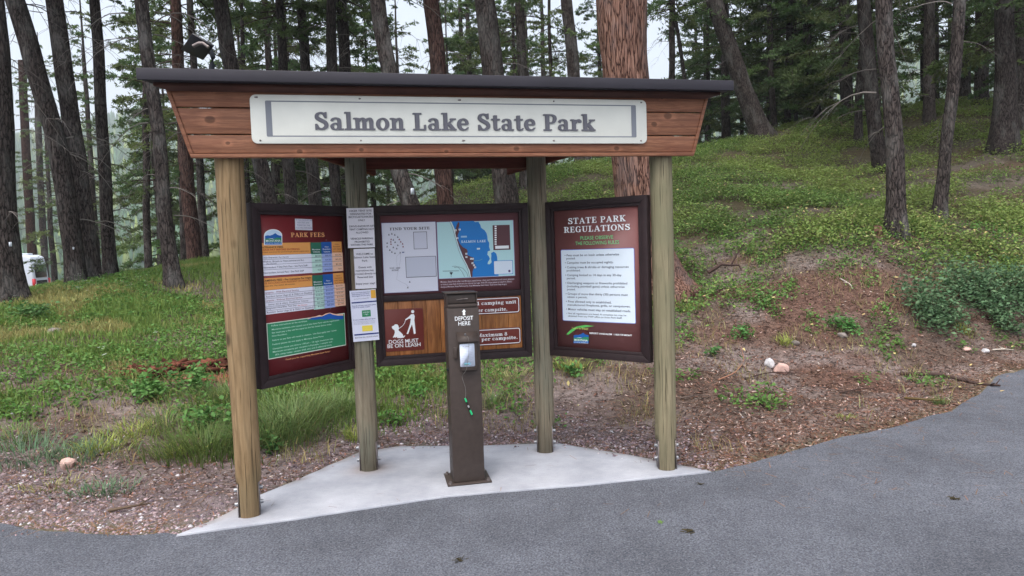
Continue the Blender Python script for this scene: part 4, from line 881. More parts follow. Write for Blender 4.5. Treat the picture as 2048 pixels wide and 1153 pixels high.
# ================================================================== papers
def paper(p0x, p0y, p1x, p1y, c, host_o, label, cat_='paper notice', group=None, off=0, tilt=0, colr=lin(216, 214, 222)):
    """host_o: plane the sheet lies on; corners in crop pixels"""
    A = host_o.P(*c(p0x, p0y), off); B = host_o.P(*c(p1x, p1y), off); cx = (A[0] + B[0]) / 2; w_ = B[0] - A[0]; h_ = A[1] - B[1]
    o = host_o.o - host_o.n * off + host_o.ux * cx
    pl = Plane(o - host_o.ux * w_ / 2, o + host_o.ux * w_ / 2, 0, 'paper_notice', z=B[1], label=label, cat=cat_, group=group)
    pl.root.rotation_euler[1] = tilt
    a = Acc(); n = 10; xs = np.linspace(-w_ / 2, w_ / 2, n); zs = np.linspace(0, h_, n)
    XX, ZZ = np.meshgrid(xs, zs); YY = -.0012 - .0015 * (fbm(XX * 20, ZZ * 20, 2, int(h_ * 900)) - .5)
    Vf = np.stack([XX, YY, ZZ], -1).reshape(-1, 3); Vb = Vf + np.array([0, .0012, 0]); i_, j_ = np.meshgrid(np.arange(n - 1), np.arange(n - 1)); b = (j_ * n + i_).ravel()
    Fq = np.stack([b, b + 1, b + n + 1, b + n], 1); a.add(np.concatenate([Vf, Vb]), np.concatenate([Fq, Fq[:, ::-1] + n * n]), colr)
    a.build('sheet', MAT['print'], pl.root); return pl, w_, h_
PP = Plane(BL - KU * .2, BL + KU * .2, .0805, None)
PK = .0032
DT = lin(66, 66, 78)
pl, w_, h_ = paper(368, 28, 597, 338, c5, PP, 'crinkled paper in a plastic sleeve, topmost of three on the kiosk post', off=.012); A = Acc(); LET.append((A, pl))
for k, (s, x0, x1) in enumerate((('HIKER TENT SITE', 392, 570), ('DESIGNATED FOR', 398, 568), ('BICYCLISTS/HIKERS', 388, 582), ('ONLY', 462, 518), ('', 0, 0), ('DRIVE-IN/DROP-OFF', 392, 596), ('TENT CAMPING NOT', 392, 590), ('ALLOWED', 444, 544), ('', 0, 0), ('VEHICLE PARKING', 402, 580), ('PROHIBITED', 436, 556), ('WITHIN THE PARK', 404, 582))):
    if s: text(pl, A, c5, s, x0, 42 + k * 24.6, 57 + k * 24.6, x1, DT, PK, .03)
pl, w_, h_ = paper(426, 353, 608, 663, c5, PP, 'sleeved paper reading welcome to Salmon Lake State Park, middle of three on the post', off=.006); A = Acc(); LET.append((A, pl))
for k, (s, x0, x1) in enumerate((('WELCOME to', 446, 580), ('Salmon Lake State', 430, 598), ('Park', 494, 538), ('', 0, 0), ('Guests with', 464, 570), ('reservations may', 442, 588), ('proceed directly to', 434, 602), ('Reserved Site', 458, 580), ('', 0, 0), ('Enjoy your stay!', 446, 596))):
    if s: text(pl, A, c5, s, x0, 385 + k * 26.2, 401 + k * 26.2, x1, DT, PK, .02)
pl, w_, h_ = paper(406, 682, 632, 1076, c5, PP, 'printed sheet with green and yellow boxes, lowest of three on the kiosk post', off=.009, tilt=-.03, colr=lin(214, 216, 232)); A = Acc(); LET.append((A, pl))
NV = lin(30, 50, 120)
rect(pl, A, c5, 575, 680, 745, 612, lin(222, 166, 60), PK); rect(pl, A, c5, 420, 773, 783, 618, NV, PK); rect(pl, A, c5, 500, 840, 892, 568, lin(40, 132, 88), PK); rect(pl, A, c5, 498, 962, 1008, 580, lin(226, 204, 80), PK); rect(pl, A, c5, 434, 1028, 1039, 628, NV, PK)
text(pl, A, c5, 'Notice if you have a reservation', 420, 694, 703, 566, NV, PK, .02); text(pl, A, c5, 'please proceed to your site. It', 424, 707, 716, 562, NV, PK, .02); text(pl, A, c5, 'will be tagged with your name.', 424, 721, 730, 566, NV, PK, .02); text(pl, A, c5, 'You may check in at the park office', 436, 744, 751, 560, DT, PK)
text(pl, A, c5, 'If you do not have a reservation, please', 424, 798, 808, 612, NV, PK, .02); text(pl, A, c5, 'look for an available campsite', 428, 812, 821, 566, NV, PK, .02)
text(pl, A, c5, 'AVAILABLE', 508, 850, 860, 560, WHITE, PK + .0005); text(pl, A, c5, '1 Night', 516, 866, 876, 550, WHITE, PK + .0005); text(pl, A, c5, 'If a site is available, please self register', 430, 910, 919, 606, NV, PK, .02)
for k in range(3): text(pl, A, c5, 'Fill out the envelope and place it in the box', 434, 926 + k * 10, 932 + k * 10, 600, lin(120, 120, 140), PK)
text(pl, A, c5, 'MONTANA FISH, WILDLIFE & PARKS', 440, 1052, 1062, 622, DT, PK, .01)
pl, w_, h_ = paper(315, 110, 417, 175, c1, LB, 'small paper slip stuck above the fee table on the red board', off=FACE + .002, tilt=.02); A = Acc(); LET.append((A, pl))
for k, (s, x0, x1) in enumerate((('IF YOU OCCUPY AN', 320, 412), ('ELECTRIC SITE', 330, 396), ('PLEASE PAY THE', 328, 402), ('ELECTRIC SITE RATE', 322, 414))): text(pl, A, c1, s, x0, 112 + k * 15.2, 121 + k * 15.2, x1, lin(130, 130, 160), PK)

# ================================================================== fee box on its steel post
bx0 = np.array([-.332, 4.655]); BA = .2
bu = np.array([math.cos(BA), math.sin(BA)])
BXP = Plane(bx0 - bu * .11, bx0 + bu * .11, 0, 'fee_deposit_post', z=0, label='brown steel fee deposit post with an envelope slot, standing on the concrete', cat='fee box')
hz = BXP.P(928, 587)[1]; zs_ = BXP.P(*c6(215, 285))[1]
a = Acc(); box(a, -.107, .107, 0, .2, .012, zs_); body = a.build('post_body', MAT['box_paint'], BXP.root, bevel=.006)
a = Acc(); box(a, -.15, .15, -.03, .23, .001, .012); a.build('base_plate', MAT['box_paint'], BXP.root, bevel=.002)
for x in (-.13, .13):
    for y in (-.01, .2):
        a = Acc(); tube(a, [(x, y, .01), (x, y, .03)], .009, 8); tube(a, [(x, y, .011), (x, y, .02)], .014, 6); a.build('bolt', MAT['steel'], BXP.root)
a = Acc(); box(a, -.105, -.098, .008, .19, zs_ + .001, hz); box(a, .092, .099, .008, .19, zs_ + .001, hz); box(a, -.098, .092, .03, .19, zs_ + .001, hz - .005); a.build('slot_housing', MAT['box_paint'], BXP.root, bevel=.001)
a = Acc(); prism(a, [(-.096, zs_ + .03), (.09, zs_ + .03), (.09, hz - .012), (-.096, hz - .012)], .018, .028); dr = a.build('slot_door', MAT['box_paint'], BXP.root, bevel=.001)
a = Acc(); tube(a, [(-.035, .014, hz - .042), (.035, .014, hz - .038)], .004, 8); tube(a, [(-.035, .03, hz - .042), (-.035, .012, hz - .042)], .004, 6); tube(a, [(.035, .03, hz - .038), (.035, .012, hz - .038)], .004, 6); a.build('handle', MAT['steel'], dr)
a = Acc(); prism(a, [(-.098, zs_ + .001), (.092, zs_ + .001), (.092, zs_ + .022), (-.098, zs_ + .022)], -.004, .028); a.build('slot_lip', MAT['box_paint'], BXP.root, bevel=.003)
a = Acc(); box(a, -.118, .104, -.004, .2, hz, hz + .006); a.build('lid', MAT['box_paint'], BXP.root, bevel=.001)
A = Acc(); LET.append((A, BXP)); K0 = .0012
poly(BXP, A, c6, [(412, 296), (436, 326), (424, 327), (428, 369), (399, 371), (398, 329), (386, 330)][::-1], WHITE, K0)
text(BXP, A, c6, 'DEPOSIT', 303, 386, 436, 524, WHITE, K0, .016); text(BXP, A, c6, 'HERE', 345, 447, 496, 490, WHITE, K0, .016)
# leaflet box with sloping flap
q0 = BXP.P(*c6(345, 700)); q1 = BXP.P(*c6(600, 1036)); q2 = BXP.P(*c6(300, 583))
lx0, lx1 = q0[0], q0[0] + .12; lz1, lz0, lzt = q0[1], BXP.P(*c6(375, 1036))[1], q2[1]
a = Acc(); box(a, lx0 + .004, lx1 - .002, -.035, -.001, lz0, lz1 + .03); lb = a.build('leaflet_box', MAT['box_paint'], BXP.root, bevel=.002)
a = Acc(); V = [(lx0 - .012, -.002, lzt), (lx1 + .006, -.002, lzt), (lx1 + .01, -.054, lz1 + .004), (lx0 - .01, -.054, lz1 + .004)]
V2 = [(x, y - .003, z + .004) for x, y, z in V]; slab(a, V, V2); a.build('flap', MAT['box_paint'], lb)
pp = BXP.P(*c6(370, 1000), .037); xA = pp[0]; zA = pp[1]; zB = lz1 - .008
a = Acc(); prism(a, rr_pts(xA, xA + .098, zA, zB, .008), -.038, -.0355, lin(216, 224, 240)); cardo = a.build('instruction_card', MAT['print'], lb)
A = Acc(); wc = .098
flat(A, [(xA + .032, zA + .012), (xA + .068, zA + .012), (xA + .068, zA + .026), (xA + .026, zA + .026)], -.0386, lin(120, 170, 190)); flat(A, [(xA + .026, zA + .012), (xA + .054, zA + .012), (xA + .054, zA + .018), (xA + .026, zA + .018)], -.0389, lin(60, 120, 110))
for k in range(8): flat(A, [(xA + .008, zB - .03 - k * .011), (xA + .088 - (k % 3) * .008, zB - .03 - k * .011), (xA + .088 - (k % 3) * .008, zB - .0285 - k * .011), (xA + .008, zB - .0285 - k * .011)], -.0386, lin(170, 174, 196))
TEXTS.append((A, 'PLEASE', xA + .02, zB - .022, .04, .007, -.0386, DT, .02)); LET.append((A, BXP))
a = Acc(); q = BXP.P(*c6(268, 760)); q_ = BXP.P(*c6(268, 898)); box(a, q[0] + .008, q[0] + .032, -.014, -.0005, q_[1], q[1]); a.build('lock_box', MAT['box_paint'], BXP.root, bevel=.002)
a = Acc(); q = BXP.P(*c6(228, 1040)); box(a, -.12, -.1075, .02, .05, q[1] - .01, q[1] + .01); a.build('hinge', MAT['black_plastic'], BXP.root, bevel=.002)
a = Acc(); tube(a, [(0.005, -.02, lzt - .01), (.005, -.032, lzt - .012)], .006, 8); a.build('screw_eye', MAT['galvanised'], lb)
# pen on a cord
pts = [BXP.P(*c6(*p), .05) for p in ((432, 612), (462, 640), (472, 700), (468, 850), (452, 960), (437, 1040))]
P3 = [(p[0], -.051, p[1]) for p in pts] + [(p[0], -.012, p[1]) for p in (BXP.P(*c0(*q)) for q in ((924, 752), (926, 762), (930, 775), (931, 786), (930, 797)))]
pe = empty('pen_on_cord', (BXP.o[0], BXP.o[1], 0), BA, label='green pen hanging on a thin cord from the leaflet box', cat='pen')
Q = cat([(p[0], p[2], p[1]) for p in P3], 5); a = Acc(); tube(a, [(q[0], q[2], q[1]) for q in Q], .0013, 5, lin(120, 116, 112)); a.build('cord', MAT['print'], pe)
e0 = BXP.P(930, 797, .012); e1 = BXP.P(945, 832, .012); f = lambda t: (e0[0] + (e1[0] - e0[0]) * t, -.013, e0[1] + (e1[1] - e0[1]) * t)
a = Acc(); tube(a, [f(0), f(.2)], .006, 8, lin(40, 190, 120)); tube(a, [f(.2), f(.68)], .0045, 8, lin(24, 28, 28)); tube(a, [f(.4), f(.52)], .0055, 8, lin(170, 170, 170)); tube(a, [f(.68), f(.93)], .0065, 8, lin(40, 190, 120)); tube(a, [f(.93), f(1)], .003, 6, lin(24, 28, 28)); a.build('pen', MAT['print'], pe)

flush_texts()
for A, pl in LET:
    if A.n: A.build('lettering', MAT['print'], pl.root)
for A, pl in LOGOS: A.build('park_logo', MAT['print'], pl.root)

# ================================================================== solar lamp on the roof
base = at(422, 150, 4.55); so = empty('solar_light', (base[0], base[1], base[2] - .03), 0, label='small black solar panel on a curved arm above the roof edge', cat='solar light')
loc = lambda px, py, d=4.55: at(px, py, d) - np.array([base[0], base[1], base[2] - .03])
a = Acc(); tube(a, [loc(421, 155), loc(424, 130), loc(426, 115), loc(421, 100), loc(412, 92), loc(404, 92)], [.017, .017, .016, .015, .013, .01], 10); a.build('arm', MAT['black_plastic'], so, smooth=True)
a = Acc(); tube(a, [loc(419, 156), loc(421, 140)], .014, 10); a.build('arm_base', MAT['black_plastic'], so)
cs = [loc(385, 67, 4.45), loc(428, 92, 4.45), loc(407, 120, 4.62), loc(363, 99, 4.62)]
nrm = np.cross(cs[1] - cs[0], cs[3] - cs[0]); nrm /= np.linalg.norm(nrm); 
a = Acc(); slab(a, [c_ - nrm * .006 for c_ in cs], [c_ + nrm * .006 for c_ in cs]); a.build('panel', MAT['black_plastic'], so, bevel=.002)
mid = lambda px, py: loc(px, py, 4.42)
a = Acc(); tube(a, [mid(386, 93), mid(398, 87), mid(406, 87), mid(417, 95)], .011, 6); a.build('bracket', MAT['steel'], so)
# ================================================================== TREES
def dead_branches(a, rng, base_pts, n, lmin, lmax, col, r0=.011, droop=.35, hmin=0, hmax=99, twigs=6):
    """bare drooping branches with twigs growing from a trunk path (local coords)"""
    P = np.asarray(base_pts); hs = P[:, 2]
    for k in range(n):
        h = rng.uniform(max(hmin, .8), min(hmax, hs.max() * .8)); x = np.interp(h, hs, P[:, 0]); y = np.interp(h, hs, P[:, 1])
        az = rng.uniform(0, 2 * PI); az = az if math.sin(az) > -.55 else -az; L = rng.uniform(lmin, lmax) * (1 - .3 * (h < 2)); up = rng.uniform(-.15, .45)
        t = np.linspace(0, 1, 8); d = np.array([math.cos(az), math.sin(az)])
        bend = rng.uniform(-.5, .5); ax = az + bend * t; 
        X_ = x + np.cumsum(np.cos(ax)) / 8 * L; Y_ = y + np.cumsum(np.sin(ax)) / 8 * L
        Z_ = h + L * (up * t - (droop + rng.uniform(0, .5)) * t ** 2) + np.cumsum(rng.normal(0, .012, 8))
        Q = np.stack([X_, Y_, Z_], 1); rr_ = r0 * (1 - .8 * t) * rng.uniform(.6, 1.3)
        cc = np.array(col) * rng.uniform(.55, 1.25); tube(a, Q, rr_, 4, cc, cap=False)
        for j in range(rng.integers(twigs // 2 + 2, twigs + 4)):
            i = rng.integers(2, 8); s = Q[i]; tl = L * rng.uniform(.12, .38); ta = az + rng.choice([-1, 1]) * rng.uniform(.4, 1.2)
            tt = np.linspace(0, 1, 4); q = s + np.stack([np.cos(ta) * tl * tt, np.sin(ta) * tl * tt, tl * (rng.uniform(-.3, .3) * tt - .6 * tt ** 2)], 1)
            tube(a, q, r0 * .35 * (1 - .6 * tt), 3, cc, cap=False)
def needles(pos, dr, ln, rng, per, size, width, cols):
    """triangular needle sprays along twigs"""
    n = len(pos); s = rng.random((n, per, 1)); P = pos[:, None] + dr[:, None] * ln[:, None, None] * s
    nd = dr[:, None] * .7 + rng.normal(0, .55, (n, per, 3)); nd[..., 2] -= .08; nd /= np.linalg.norm(nd, axis=-1, keepdims=True)
    sd_ = np.cross(nd, rng.normal(0, 1, (n, per, 3))); sd_ /= np.linalg.norm(sd_, axis=-1, keepdims=True) + 1e-9
    L = size * rng.uniform(.6, 1.3, (n, per, 1)); w_ = width * rng.uniform(.7, 1.3, (n, per, 1))
    mid_ = P + nd * L * .45
    V = np.stack([P, mid_ + sd_ * w_, P + nd * L, mid_ - sd_ * w_], 2).reshape(-1, 3); N_ = n * per
    F = np.arange(N_ * 4).reshape(-1, 4); C_ = np.repeat(np.repeat(cols, per, 0) * rng.uniform(.75, 1.3, (N_, 1)), 4, 0)
    return V, F, C_
FOL = np.array(lin(86, 106, 66))
def crown(seed, H, z0, R, nb, dens, size=.11, width=.017, per=16, col=FOL):
    rng = np.random.default_rng(seed); wood = Acc(); TP, TD, TL, TC = [], [], [], []
    for b in range(nb):
        u = rng.random(); z = z0 + (H - z0) * (u ** 1.05) * .98; k = (z - z0) / (H - z0)
        L = R * ((1 - k) ** .75) * rng.uniform(.55, 1.1) * min(1, .55 + k * 2.5) + .25; az = rng.uniform(0, 2 * PI)
        up = rng.uniform(-.25, .15) + .45 * k; t = np.linspace(0, 1, 7)
        Q = np.stack([np.cos(az + .3 * t * rng.uniform(-1, 1)) * L * t, np.sin(az) * L * t, z + L * (up * t - .28 * t ** 2)], 1)
        tube(wood, Q, .02 * (1 - .8 * t) * (.5 + L / 3), 3, lin(60, 50, 46), cap=False)
        n = int(L * 13 * dens) + 3; tt = rng.uniform(.15, 1, n) ** .8; i = tt * 6; lo = np.floor(i).astype(int).clip(0, 5); fr = (i - lo)[:, None]
        pos = Q[lo] * (1 - fr) + Q[lo + 1] * fr; sgn = rng.choice([-1, 1], n) * rng.uniform(.3, 1.35, n)
        dr = np.stack([np.cos(az + sgn), np.sin(az + sgn), rng.uniform(-.45, .2, n)], 1); dr /= np.linalg.norm(dr, axis=1)[:, None]
        TP.append(pos); TD.append(dr); TL.append((.16 + .34 * (1 - tt)) * rng.uniform(.6, 1.3, n) * min(1.2, .5 + L * .35)); 
        tint = rng.uniform(.7, 1.3); TC.append(np.tile(col * tint * np.array([rng.uniform(.85, 1.25), 1, rng.uniform(.8, 1.1)]), (n, 1)))
    TP, TD, TL, TC = map(np.concatenate, (TP, TD, TL, TC)); V, F, C_ = needles(TP, TD, TL, rng, per, size, width, TC)
    f = Acc(); f.add(V, F, C_)
    me = f.mesh('foliage'); me.materials.append(MAT['leaf']); mw = wood.mesh('branches'); mw.materials.append(MAT['litter'])
    return me, mw
def trunk_mesh(path, rad, seed, sides=22, fine=.12, flare=.35, mat=None):
    """path: (n,3) local, z increasing; rad: (n,) ; furrowed bark in the geometry"""
    P = np.asarray(path, float); zmax = P[-1, 2]
    zs = np.concatenate([np.arange(-.35, min(7, zmax), fine), np.arange(min(7, zmax), zmax, .6), [zmax]])
    X_ = np.interp(zs, P[:, 2], P[:, 0]); Y_ = np.interp(zs, P[:, 2], P[:, 1]); R_ = np.interp(zs, P[:, 2], rad)
    X_ = X_ + .012 * np.sin(zs * 2.1 + seed); R_ = R_ * (1 + flare * np.exp(-np.maximum(zs, 0) / .22))
    th = np.arange(sides) * 2 * PI / sides; T, Zz = np.meshgrid(th, zs)
    cx, cy = np.cos(T), np.sin(T)
    n1 = fbm(cx * 5 + Zz * .5 + seed, cy * 5 + Zz * .7, 3, seed % 97); n2 = fbm(cx * 2 + Zz * 1.1, cy * 2 - Zz + seed, 3, 7)
    lob = 1 + .13 * np.sin(T * 4 + seed) * np.exp(-np.maximum(Zz, 0) / .25)
    r = R_[:, None] * lob * (1 + .2 * (n1 - .5) + .12 * (n2 - .5))
    V = np.stack([X_[:, None] + cx * r, Y_[:, None] + cy * r, Zz], -1).reshape(-1, 3); m_ = len(zs)
    i = np.arange(m_ - 1)[:, None] * sides; j = np.arange(sides)[None]; k = (j + 1) % sides
    a = Acc(); a.add(V, np.stack([i + j, i + k, i + sides + k, i + sides + j], -1).reshape(-1, 4)); me = a.mesh('trunk', True); me.materials.append(mat or MAT['bark_dark']); return me
CROWNS = [crown(1, 17, 6.2, 2.6, 90, .8), crown(2, 19, 7.5, 2.4, 80, .75), crown(3, 15, 5.0, 2.3, 85, .9),          # high crowns of the bare-stemmed trees
          crown(4, 15, 1.2, 2.5, 110, .85, .12, .02), crown(5, 18, 2.2, 2.8, 115, .85, .12, .02), crown(6, 12, .7, 2.1, 95, .95, .12, .02), crown(7, 16, 3.4, 2.3, 70, .6, .12, .02),
          crown(8, 16, 3.6, 2.2, 42, .5, .11, .018), crown(9, 14, 2.2, 2.0, 44, .5, .11, .018)]                          # thin see-through crowns
print('crown tris', [len(c[0].polygons) for c in CROWNS])
TREES = []; HC = (17, 19, 15, 15, 18, 12, 16, 16, 14)
def tree(label, pts, mat='bark_dark', d=None, H=17, ci=0, dead=12, dl=(.5, 1.4), dcol=lin(112, 106, 102), drange=(1, 9), group='conifers standing round the kiosk', flare=.22, twigs=7, cscale=1., name='conifer_tree', cz=0):
    """pts: (px, py, width px) from the foot upwards"""
    px, py, w0 = pts[0]
    B = hit(px, py) if d is None else None
    if B is None:
        q = at(px, py, d or 20); B = np.array([q[0], q[1], tz(q[0], q[1])])
    dd = B[1]; seed = int(px * 7 + py) % 997; rng = np.random.default_rng(seed)
    L = []; 
    for (x, y, w_) in pts:
        q = at(x, y, dd); L.append((q[0] - B[0], q[1] - B[1], q[2] - B[2], w_ / F_PX * dd / 2 * math.hypot(1, (x - 1024) / F_PX) * .98))
    L = np.array(L); L[0, 2] = min(L[0, 2], 0); L = L[np.argsort(L[:, 2])]
    hgt = L[-1, 2]; sl_ = (L[-1, :2] - L[0, :2]) / max(.5, hgt - L[0, 2])
    ext = []
    for f_ in (.15, .35, .6, .85, 1.):
        z = hgt + (H - hgt) * f_; ext.append((L[-1, 0] + sl_[0] * (z - hgt) * (1 - .5 * f_), L[-1, 1], z, max(.02, L[-1, 3] * (1 - f_ * .92))))
    L = np.concatenate([L, np.array(ext)])
    L[0, 2] = 0
    root = empty(name, tuple(B), 0, label=label, cat='tree', group=group)
    link('trunk', trunk_mesh(L[:, :3], L[:, 3], seed, mat=MAT[mat], flare=flare, sides=36 if w0 > 60 else 20), root)
    if dead:
        a = Acc(); dead_branches(a, rng, L[:, :3], dead, dl[0], dl[1], dcol, hmin=drange[0], hmax=drange[1], twigs=twigs); a.build('dead_branches', MAT['litter'], root)
    if ci is not None:
        fo, wo = CROWNS[ci]; o = link('foliage', fo, root); o2 = link('branches', wo, o)
        zc = H * .7; x_ = np.interp(zc, L[:, 2], L[:, 0]); o.location = (x_, L[0, 1], (H - HC[ci] * cscale) + cz); o.rotation_euler = (0, 0, rng.uniform(0, 6.28)); o.scale = (cscale,) * 3
    TREES.append((B, L)); return root
LT = lin(120, 114, 110)
tree('thick dark conifer trunk leaning at the far left edge with pale dead twigs', [(24,606,48),(14,538,43),(6,450,42),(3,376,41),(0,250,39),(-8,100,35),(-16,0,33)], dead=22, dcol=LT, dl=(.6,1.8))
tree('leaning conifer, left one of the twin trunks joined at the foot', [(153,570,34),(148,500,32),(134,400,31),(109,272,30),(60,90,29),(26,-10,28)], dead=26, dcol=LT, ci=2, dl=(.6, 1.7))
tree('upright conifer, right one of the twin trunks joined at the foot', [(178,562,33),(174,484,30),(156,322,29),(129,160,28),(110,0,26)], dead=26, dl=(.6, 1.7))
tree('slim straight grey conifer trunk right of the twin trunks', [(223,557,24),(212,430,20),(207,300,19),(202,200,18),(196,100,18),(188,0,17)], ci=1, dead=20)
tree('dark conifer trunk whose foot stands on the grass crest left of the kiosk', [(347,571,32),(339,500,25),(328,400,24),(317,270,23),(301,150,23),(282,0,22)], dead=26, dcol=LT, ci=0, dl=(.6, 1.8))
tree('slim reddish trunk behind the leftmost conifers', [(66,560,15),(55,350,13),(46,180,12),(40,0,10)], 'bark_red', d=48, ci=7, H=17, dead=6)
tree('very thin grey trunk near the white van', [(88,530,11),(80,350,10),(74,180,9)], d=47, ci=8, H=18, dead=6)
tree('thin pale trunk standing alone against the hazy hill', [(293,545,13),(293,400,12),(292,250,11),(290,100,10)], d=22, ci=8, H=15, dead=8)
tree('brick red pine trunk just left of the tan kiosk post', [(392,528,28),(380,420,25),(370,300,23),(358,150,20),(350,0,18)], 'bark_red', d=19, ci=7, H=18, dead=8)
tree('thin grey trunk left of the brick red trunk', [(369,535,15),(366,400,14),(362,250,13),(356,50,11)], d=21, ci=7, dead=8)
tree('slim trunk right beside the tan kiosk post', [(412,528,15),(404,420,14),(398,312,13),(388,150,12),(380,0,11)], d=20, ci=8, H=15, dead=8)
tree('slanting grey trunk behind the solar light with a shaggy bough', [(548,520,32),(540,410,32),(518,320,29),(478,200,28),(455,100,27),(440,0,25)], d=15, ci=2, dead=34, twigs=9, H=14, cscale=.85, dl=(.5, 1.6))
tree('slim dark stem seen just right of the tan post', [(502,520,11),(497,410,10),(492,300,9),(486,100,8)], d=22, ci=8, H=14, dead=6)
tree('grey trunk above the left notice board, left of the pair', [(592,520,24),(583,410,24),(575,320,22),(566,150,18),(560,0,15)], d=17, ci=1, dead=30, twigs=9)
tree('scaly grey trunk above the middle of the left notice board', [(640,520,26),(632,410,26),(622,320,24),(612,150,19)], d=18, ci=0, dead=34, twigs=10)
tree('brown trunk between the scaly trunk and the back kiosk post', [(682,520,20),(674,410,20),(668,320,21),(664,100,21),(662,0,18)], d=16, ci=2, dead=36, twigs=10)
tree('trunk hidden behind the back left kiosk post', [(712,520,22),(702,380,22),(690,150,22),(684,0,20)], d=18, ci=1, dead=30, twigs=10)
tree('big leaning conifer with a white paper tag above the middle board', [(838,520,40),(822,408,37),(797,340,35),(780,146,33),(762,50,31),(755,0,30)], d=14, ci=0, dead=26, dcol=LT, dl=(.6, 2.0))
tree('dark red brown furrowed trunk above the middle board', [(896,520,38),(890,410,36),(885,340,36),(877,150,33),(873,100,32),(863,0,31)], 'bark_red', d=14.5, ci=2, dead=10)
tree('broad grey trunk right of the middle board top', [(1022,520,56),(1015,405,50),(1005,345,48),(988,150,43),(976,60,41),(968,0,40)], d=13, ci=0, dead=18, H=18)
tree('straight trunk above the letter S of State', [(1052,420,22),(1048,300,22),(1044,155,20),(1040,0,19)], d=20, ci=8, H=14, dead=12)
tree('grey trunk on the hill left of the big orange pine', [(1166,335,34),(1160,250,28),(1148,155,25),(1133,0,23)], d=24, ci=7, H=17, dead=12)
tree('very thin trunk between two trunks above the sign', [(1106,340,8),(1101,155,7),(1098,0,6)], d=26, ci=8, H=14, dead=8)
tree('huge orange barked ponderosa pine behind the right notice board', [(1320,602,150),(1312,560,116),(1296,500,98),(1285,420,92),(1268,320,86),(1256,200,88),(1250,150,89),(1246,80,93),(1243,0,96),(1240,-40,96)], 'bark_pine', d=10.6, ci=1, dead=0, H=21, cz=1, flare=.15)
tree('thin grey stem just right of the ponderosa', [(1340,310,13),(1343,160,12),(1345,0,11)], d=26, ci=8, H=16, dead=14)
tree('thin leaning stem right of the ponderosa', [(1384,300,9),(1370,160,8),(1354,60,7),(1345,0,6)], d=27, ci=None, H=9, dead=10)
tree('strongly leaning dark conifer on the hill crest right of the roof', [(1528,274,42),(1510,235,38),(1484,170,34),(1456,87,32),(1428,0,31)], ci=0, H=15, dead=16, flare=.3)
tree('slim straight stem on the crest right of the leaning conifer', [(1548,270,12),(1542,150,11),(1538,0,9)], d=25, ci=5, H=12, dead=6)
tree('slim dark stem above the hill crest', [(1574,264,13),(1577,100,12),(1580,0,10)], d=26, ci=3, H=15, dead=6)
tree('tapering conifer on the crest with its trunk slanting left', [(1636,250,18),(1625,180,16),(1616,100,15),(1612,0,14)], d=25, ci=4, H=16, dead=8)
tree('dark trunk on the crest, left of a close pair', [(1694,245,22),(1692,150,21),(1688,0,19)], d=24, ci=3, H=15, dead=14)
tree('thin short leaning stem in front of the crest', [(1716,262,14),(1718,200,13),(1724,100,12),(1730,0,11)], d=21, ci=6, H=13, dead=8)
tree('dark trunk standing just behind the tall slope trunk', [(1763,342,27),(1752,270,25),(1738,150,24),(1728,0,22)], ci=0, dead=18, H=16)
tree('tall dark conifer trunk standing alone on the right slope', [(1794,470,34),(1794,400,31),(1790,300,30),(1781,200,28),(1773,100,27),(1768,0,26)], ci=1, dead=20, dcol=LT, dl=(.6, 1.9))
tree('slender curved grey trunk on the right slope', [(1879,436,24),(1881,400,22),(1890,300,19),(1905,200,19),(1914,100,19),(1918,0,18)], ci=2, dead=18, dcol=LT, dl=(.6, 1.7))
tree('thin stem between the slope trunks far behind', [(1846,215,9),(1846,100,8),(1845,0,7)], d=28, ci=6, dead=8, H=15)
tree('split dark trunk far behind on the right slope', [(1870,212,15),(1868,80,14),(1866,0,13)], d=27, ci=4, dead=14, H=16)
tree('dark trunk just behind the slender curved trunk', [(1926,200,24),(1924,100,23),(1921,0,21)], d=24, ci=6, dead=14, H=16)
tree('stout dark conifer with low boughs near the right edge', [(2009,302,44),(2009,250,38),(2011,150,30),(2009,0,27)], ci=4, dead=14, H=17, cz=.8)

# forest behind: copies of six built trees, each an object with its trunk, foliage and branches
def back_tree(mi, x, y, s, label, group, rz):
    z = tz(x, y); H_ = HC[mi]
    root = empty('conifer_tree', (x, y, z - .1), rz, label=label, cat='tree', group=group); root.scale = (s, s, s * random.Random(x).uniform(.9, 1.12))
    link('trunk', BT[mi], root); f_ = link('foliage', CROWNS[mi][0], root); link('branches', CROWNS[mi][1], f_); link('dead_branches', BD[mi], root)
BT, BD = {}, {}
for mi, H_ in enumerate(HC):
    P = np.array([(0, 0, 0), (.05, 0, H_ * .3), (-.04, .02, H_ * .6), (0, 0, H_)]); BT[mi] = trunk_mesh(P, np.array([.17, .14, .09, .02]) * (H_ / 16), mi + 3, 12, .4)
    a = Acc(); dead_branches(a, np.random.default_rng(mi), P, 26, .4, 1.5, lin(84, 76, 72), r0=.012, hmax=8); BD[mi] = a.mesh('dead_branches'); BD[mi].materials.append(MAT['litter'])
rs = random.Random(11)
def ok(x, y):
    for B, L in TREES:
        if abs(x - B[0]) < 1.2 and abs(y - B[1]) < 1.4: return False
    return True
placed = []
def band(n, x0p, x1p, d0, d1, kinds, label, group, smin=.8, smax=1.15, sep=1.6):
    k = 0; tries = 0
    while k < n and tries < 3000:
        tries += 1; d = rs.uniform(d0, d1); px = rs.uniform(x0p, x1p); q = at(px, 480, d); x, y = q[0], q[1]
        if not ok(x, y) or any(math.hypot(x - a_, y - b_) < sep for a_, b_ in placed): continue
        placed.append((x, y)); back_tree(rs.choice(kinds), x, y, rs.uniform(smin, smax), label, group, rs.uniform(0, 6.28)); k += 1
band(5, 100, 215, 27, 40, (7, 8), 'green conifer in the open forest behind the white van', 'conifers behind the van', .7, 1.05)
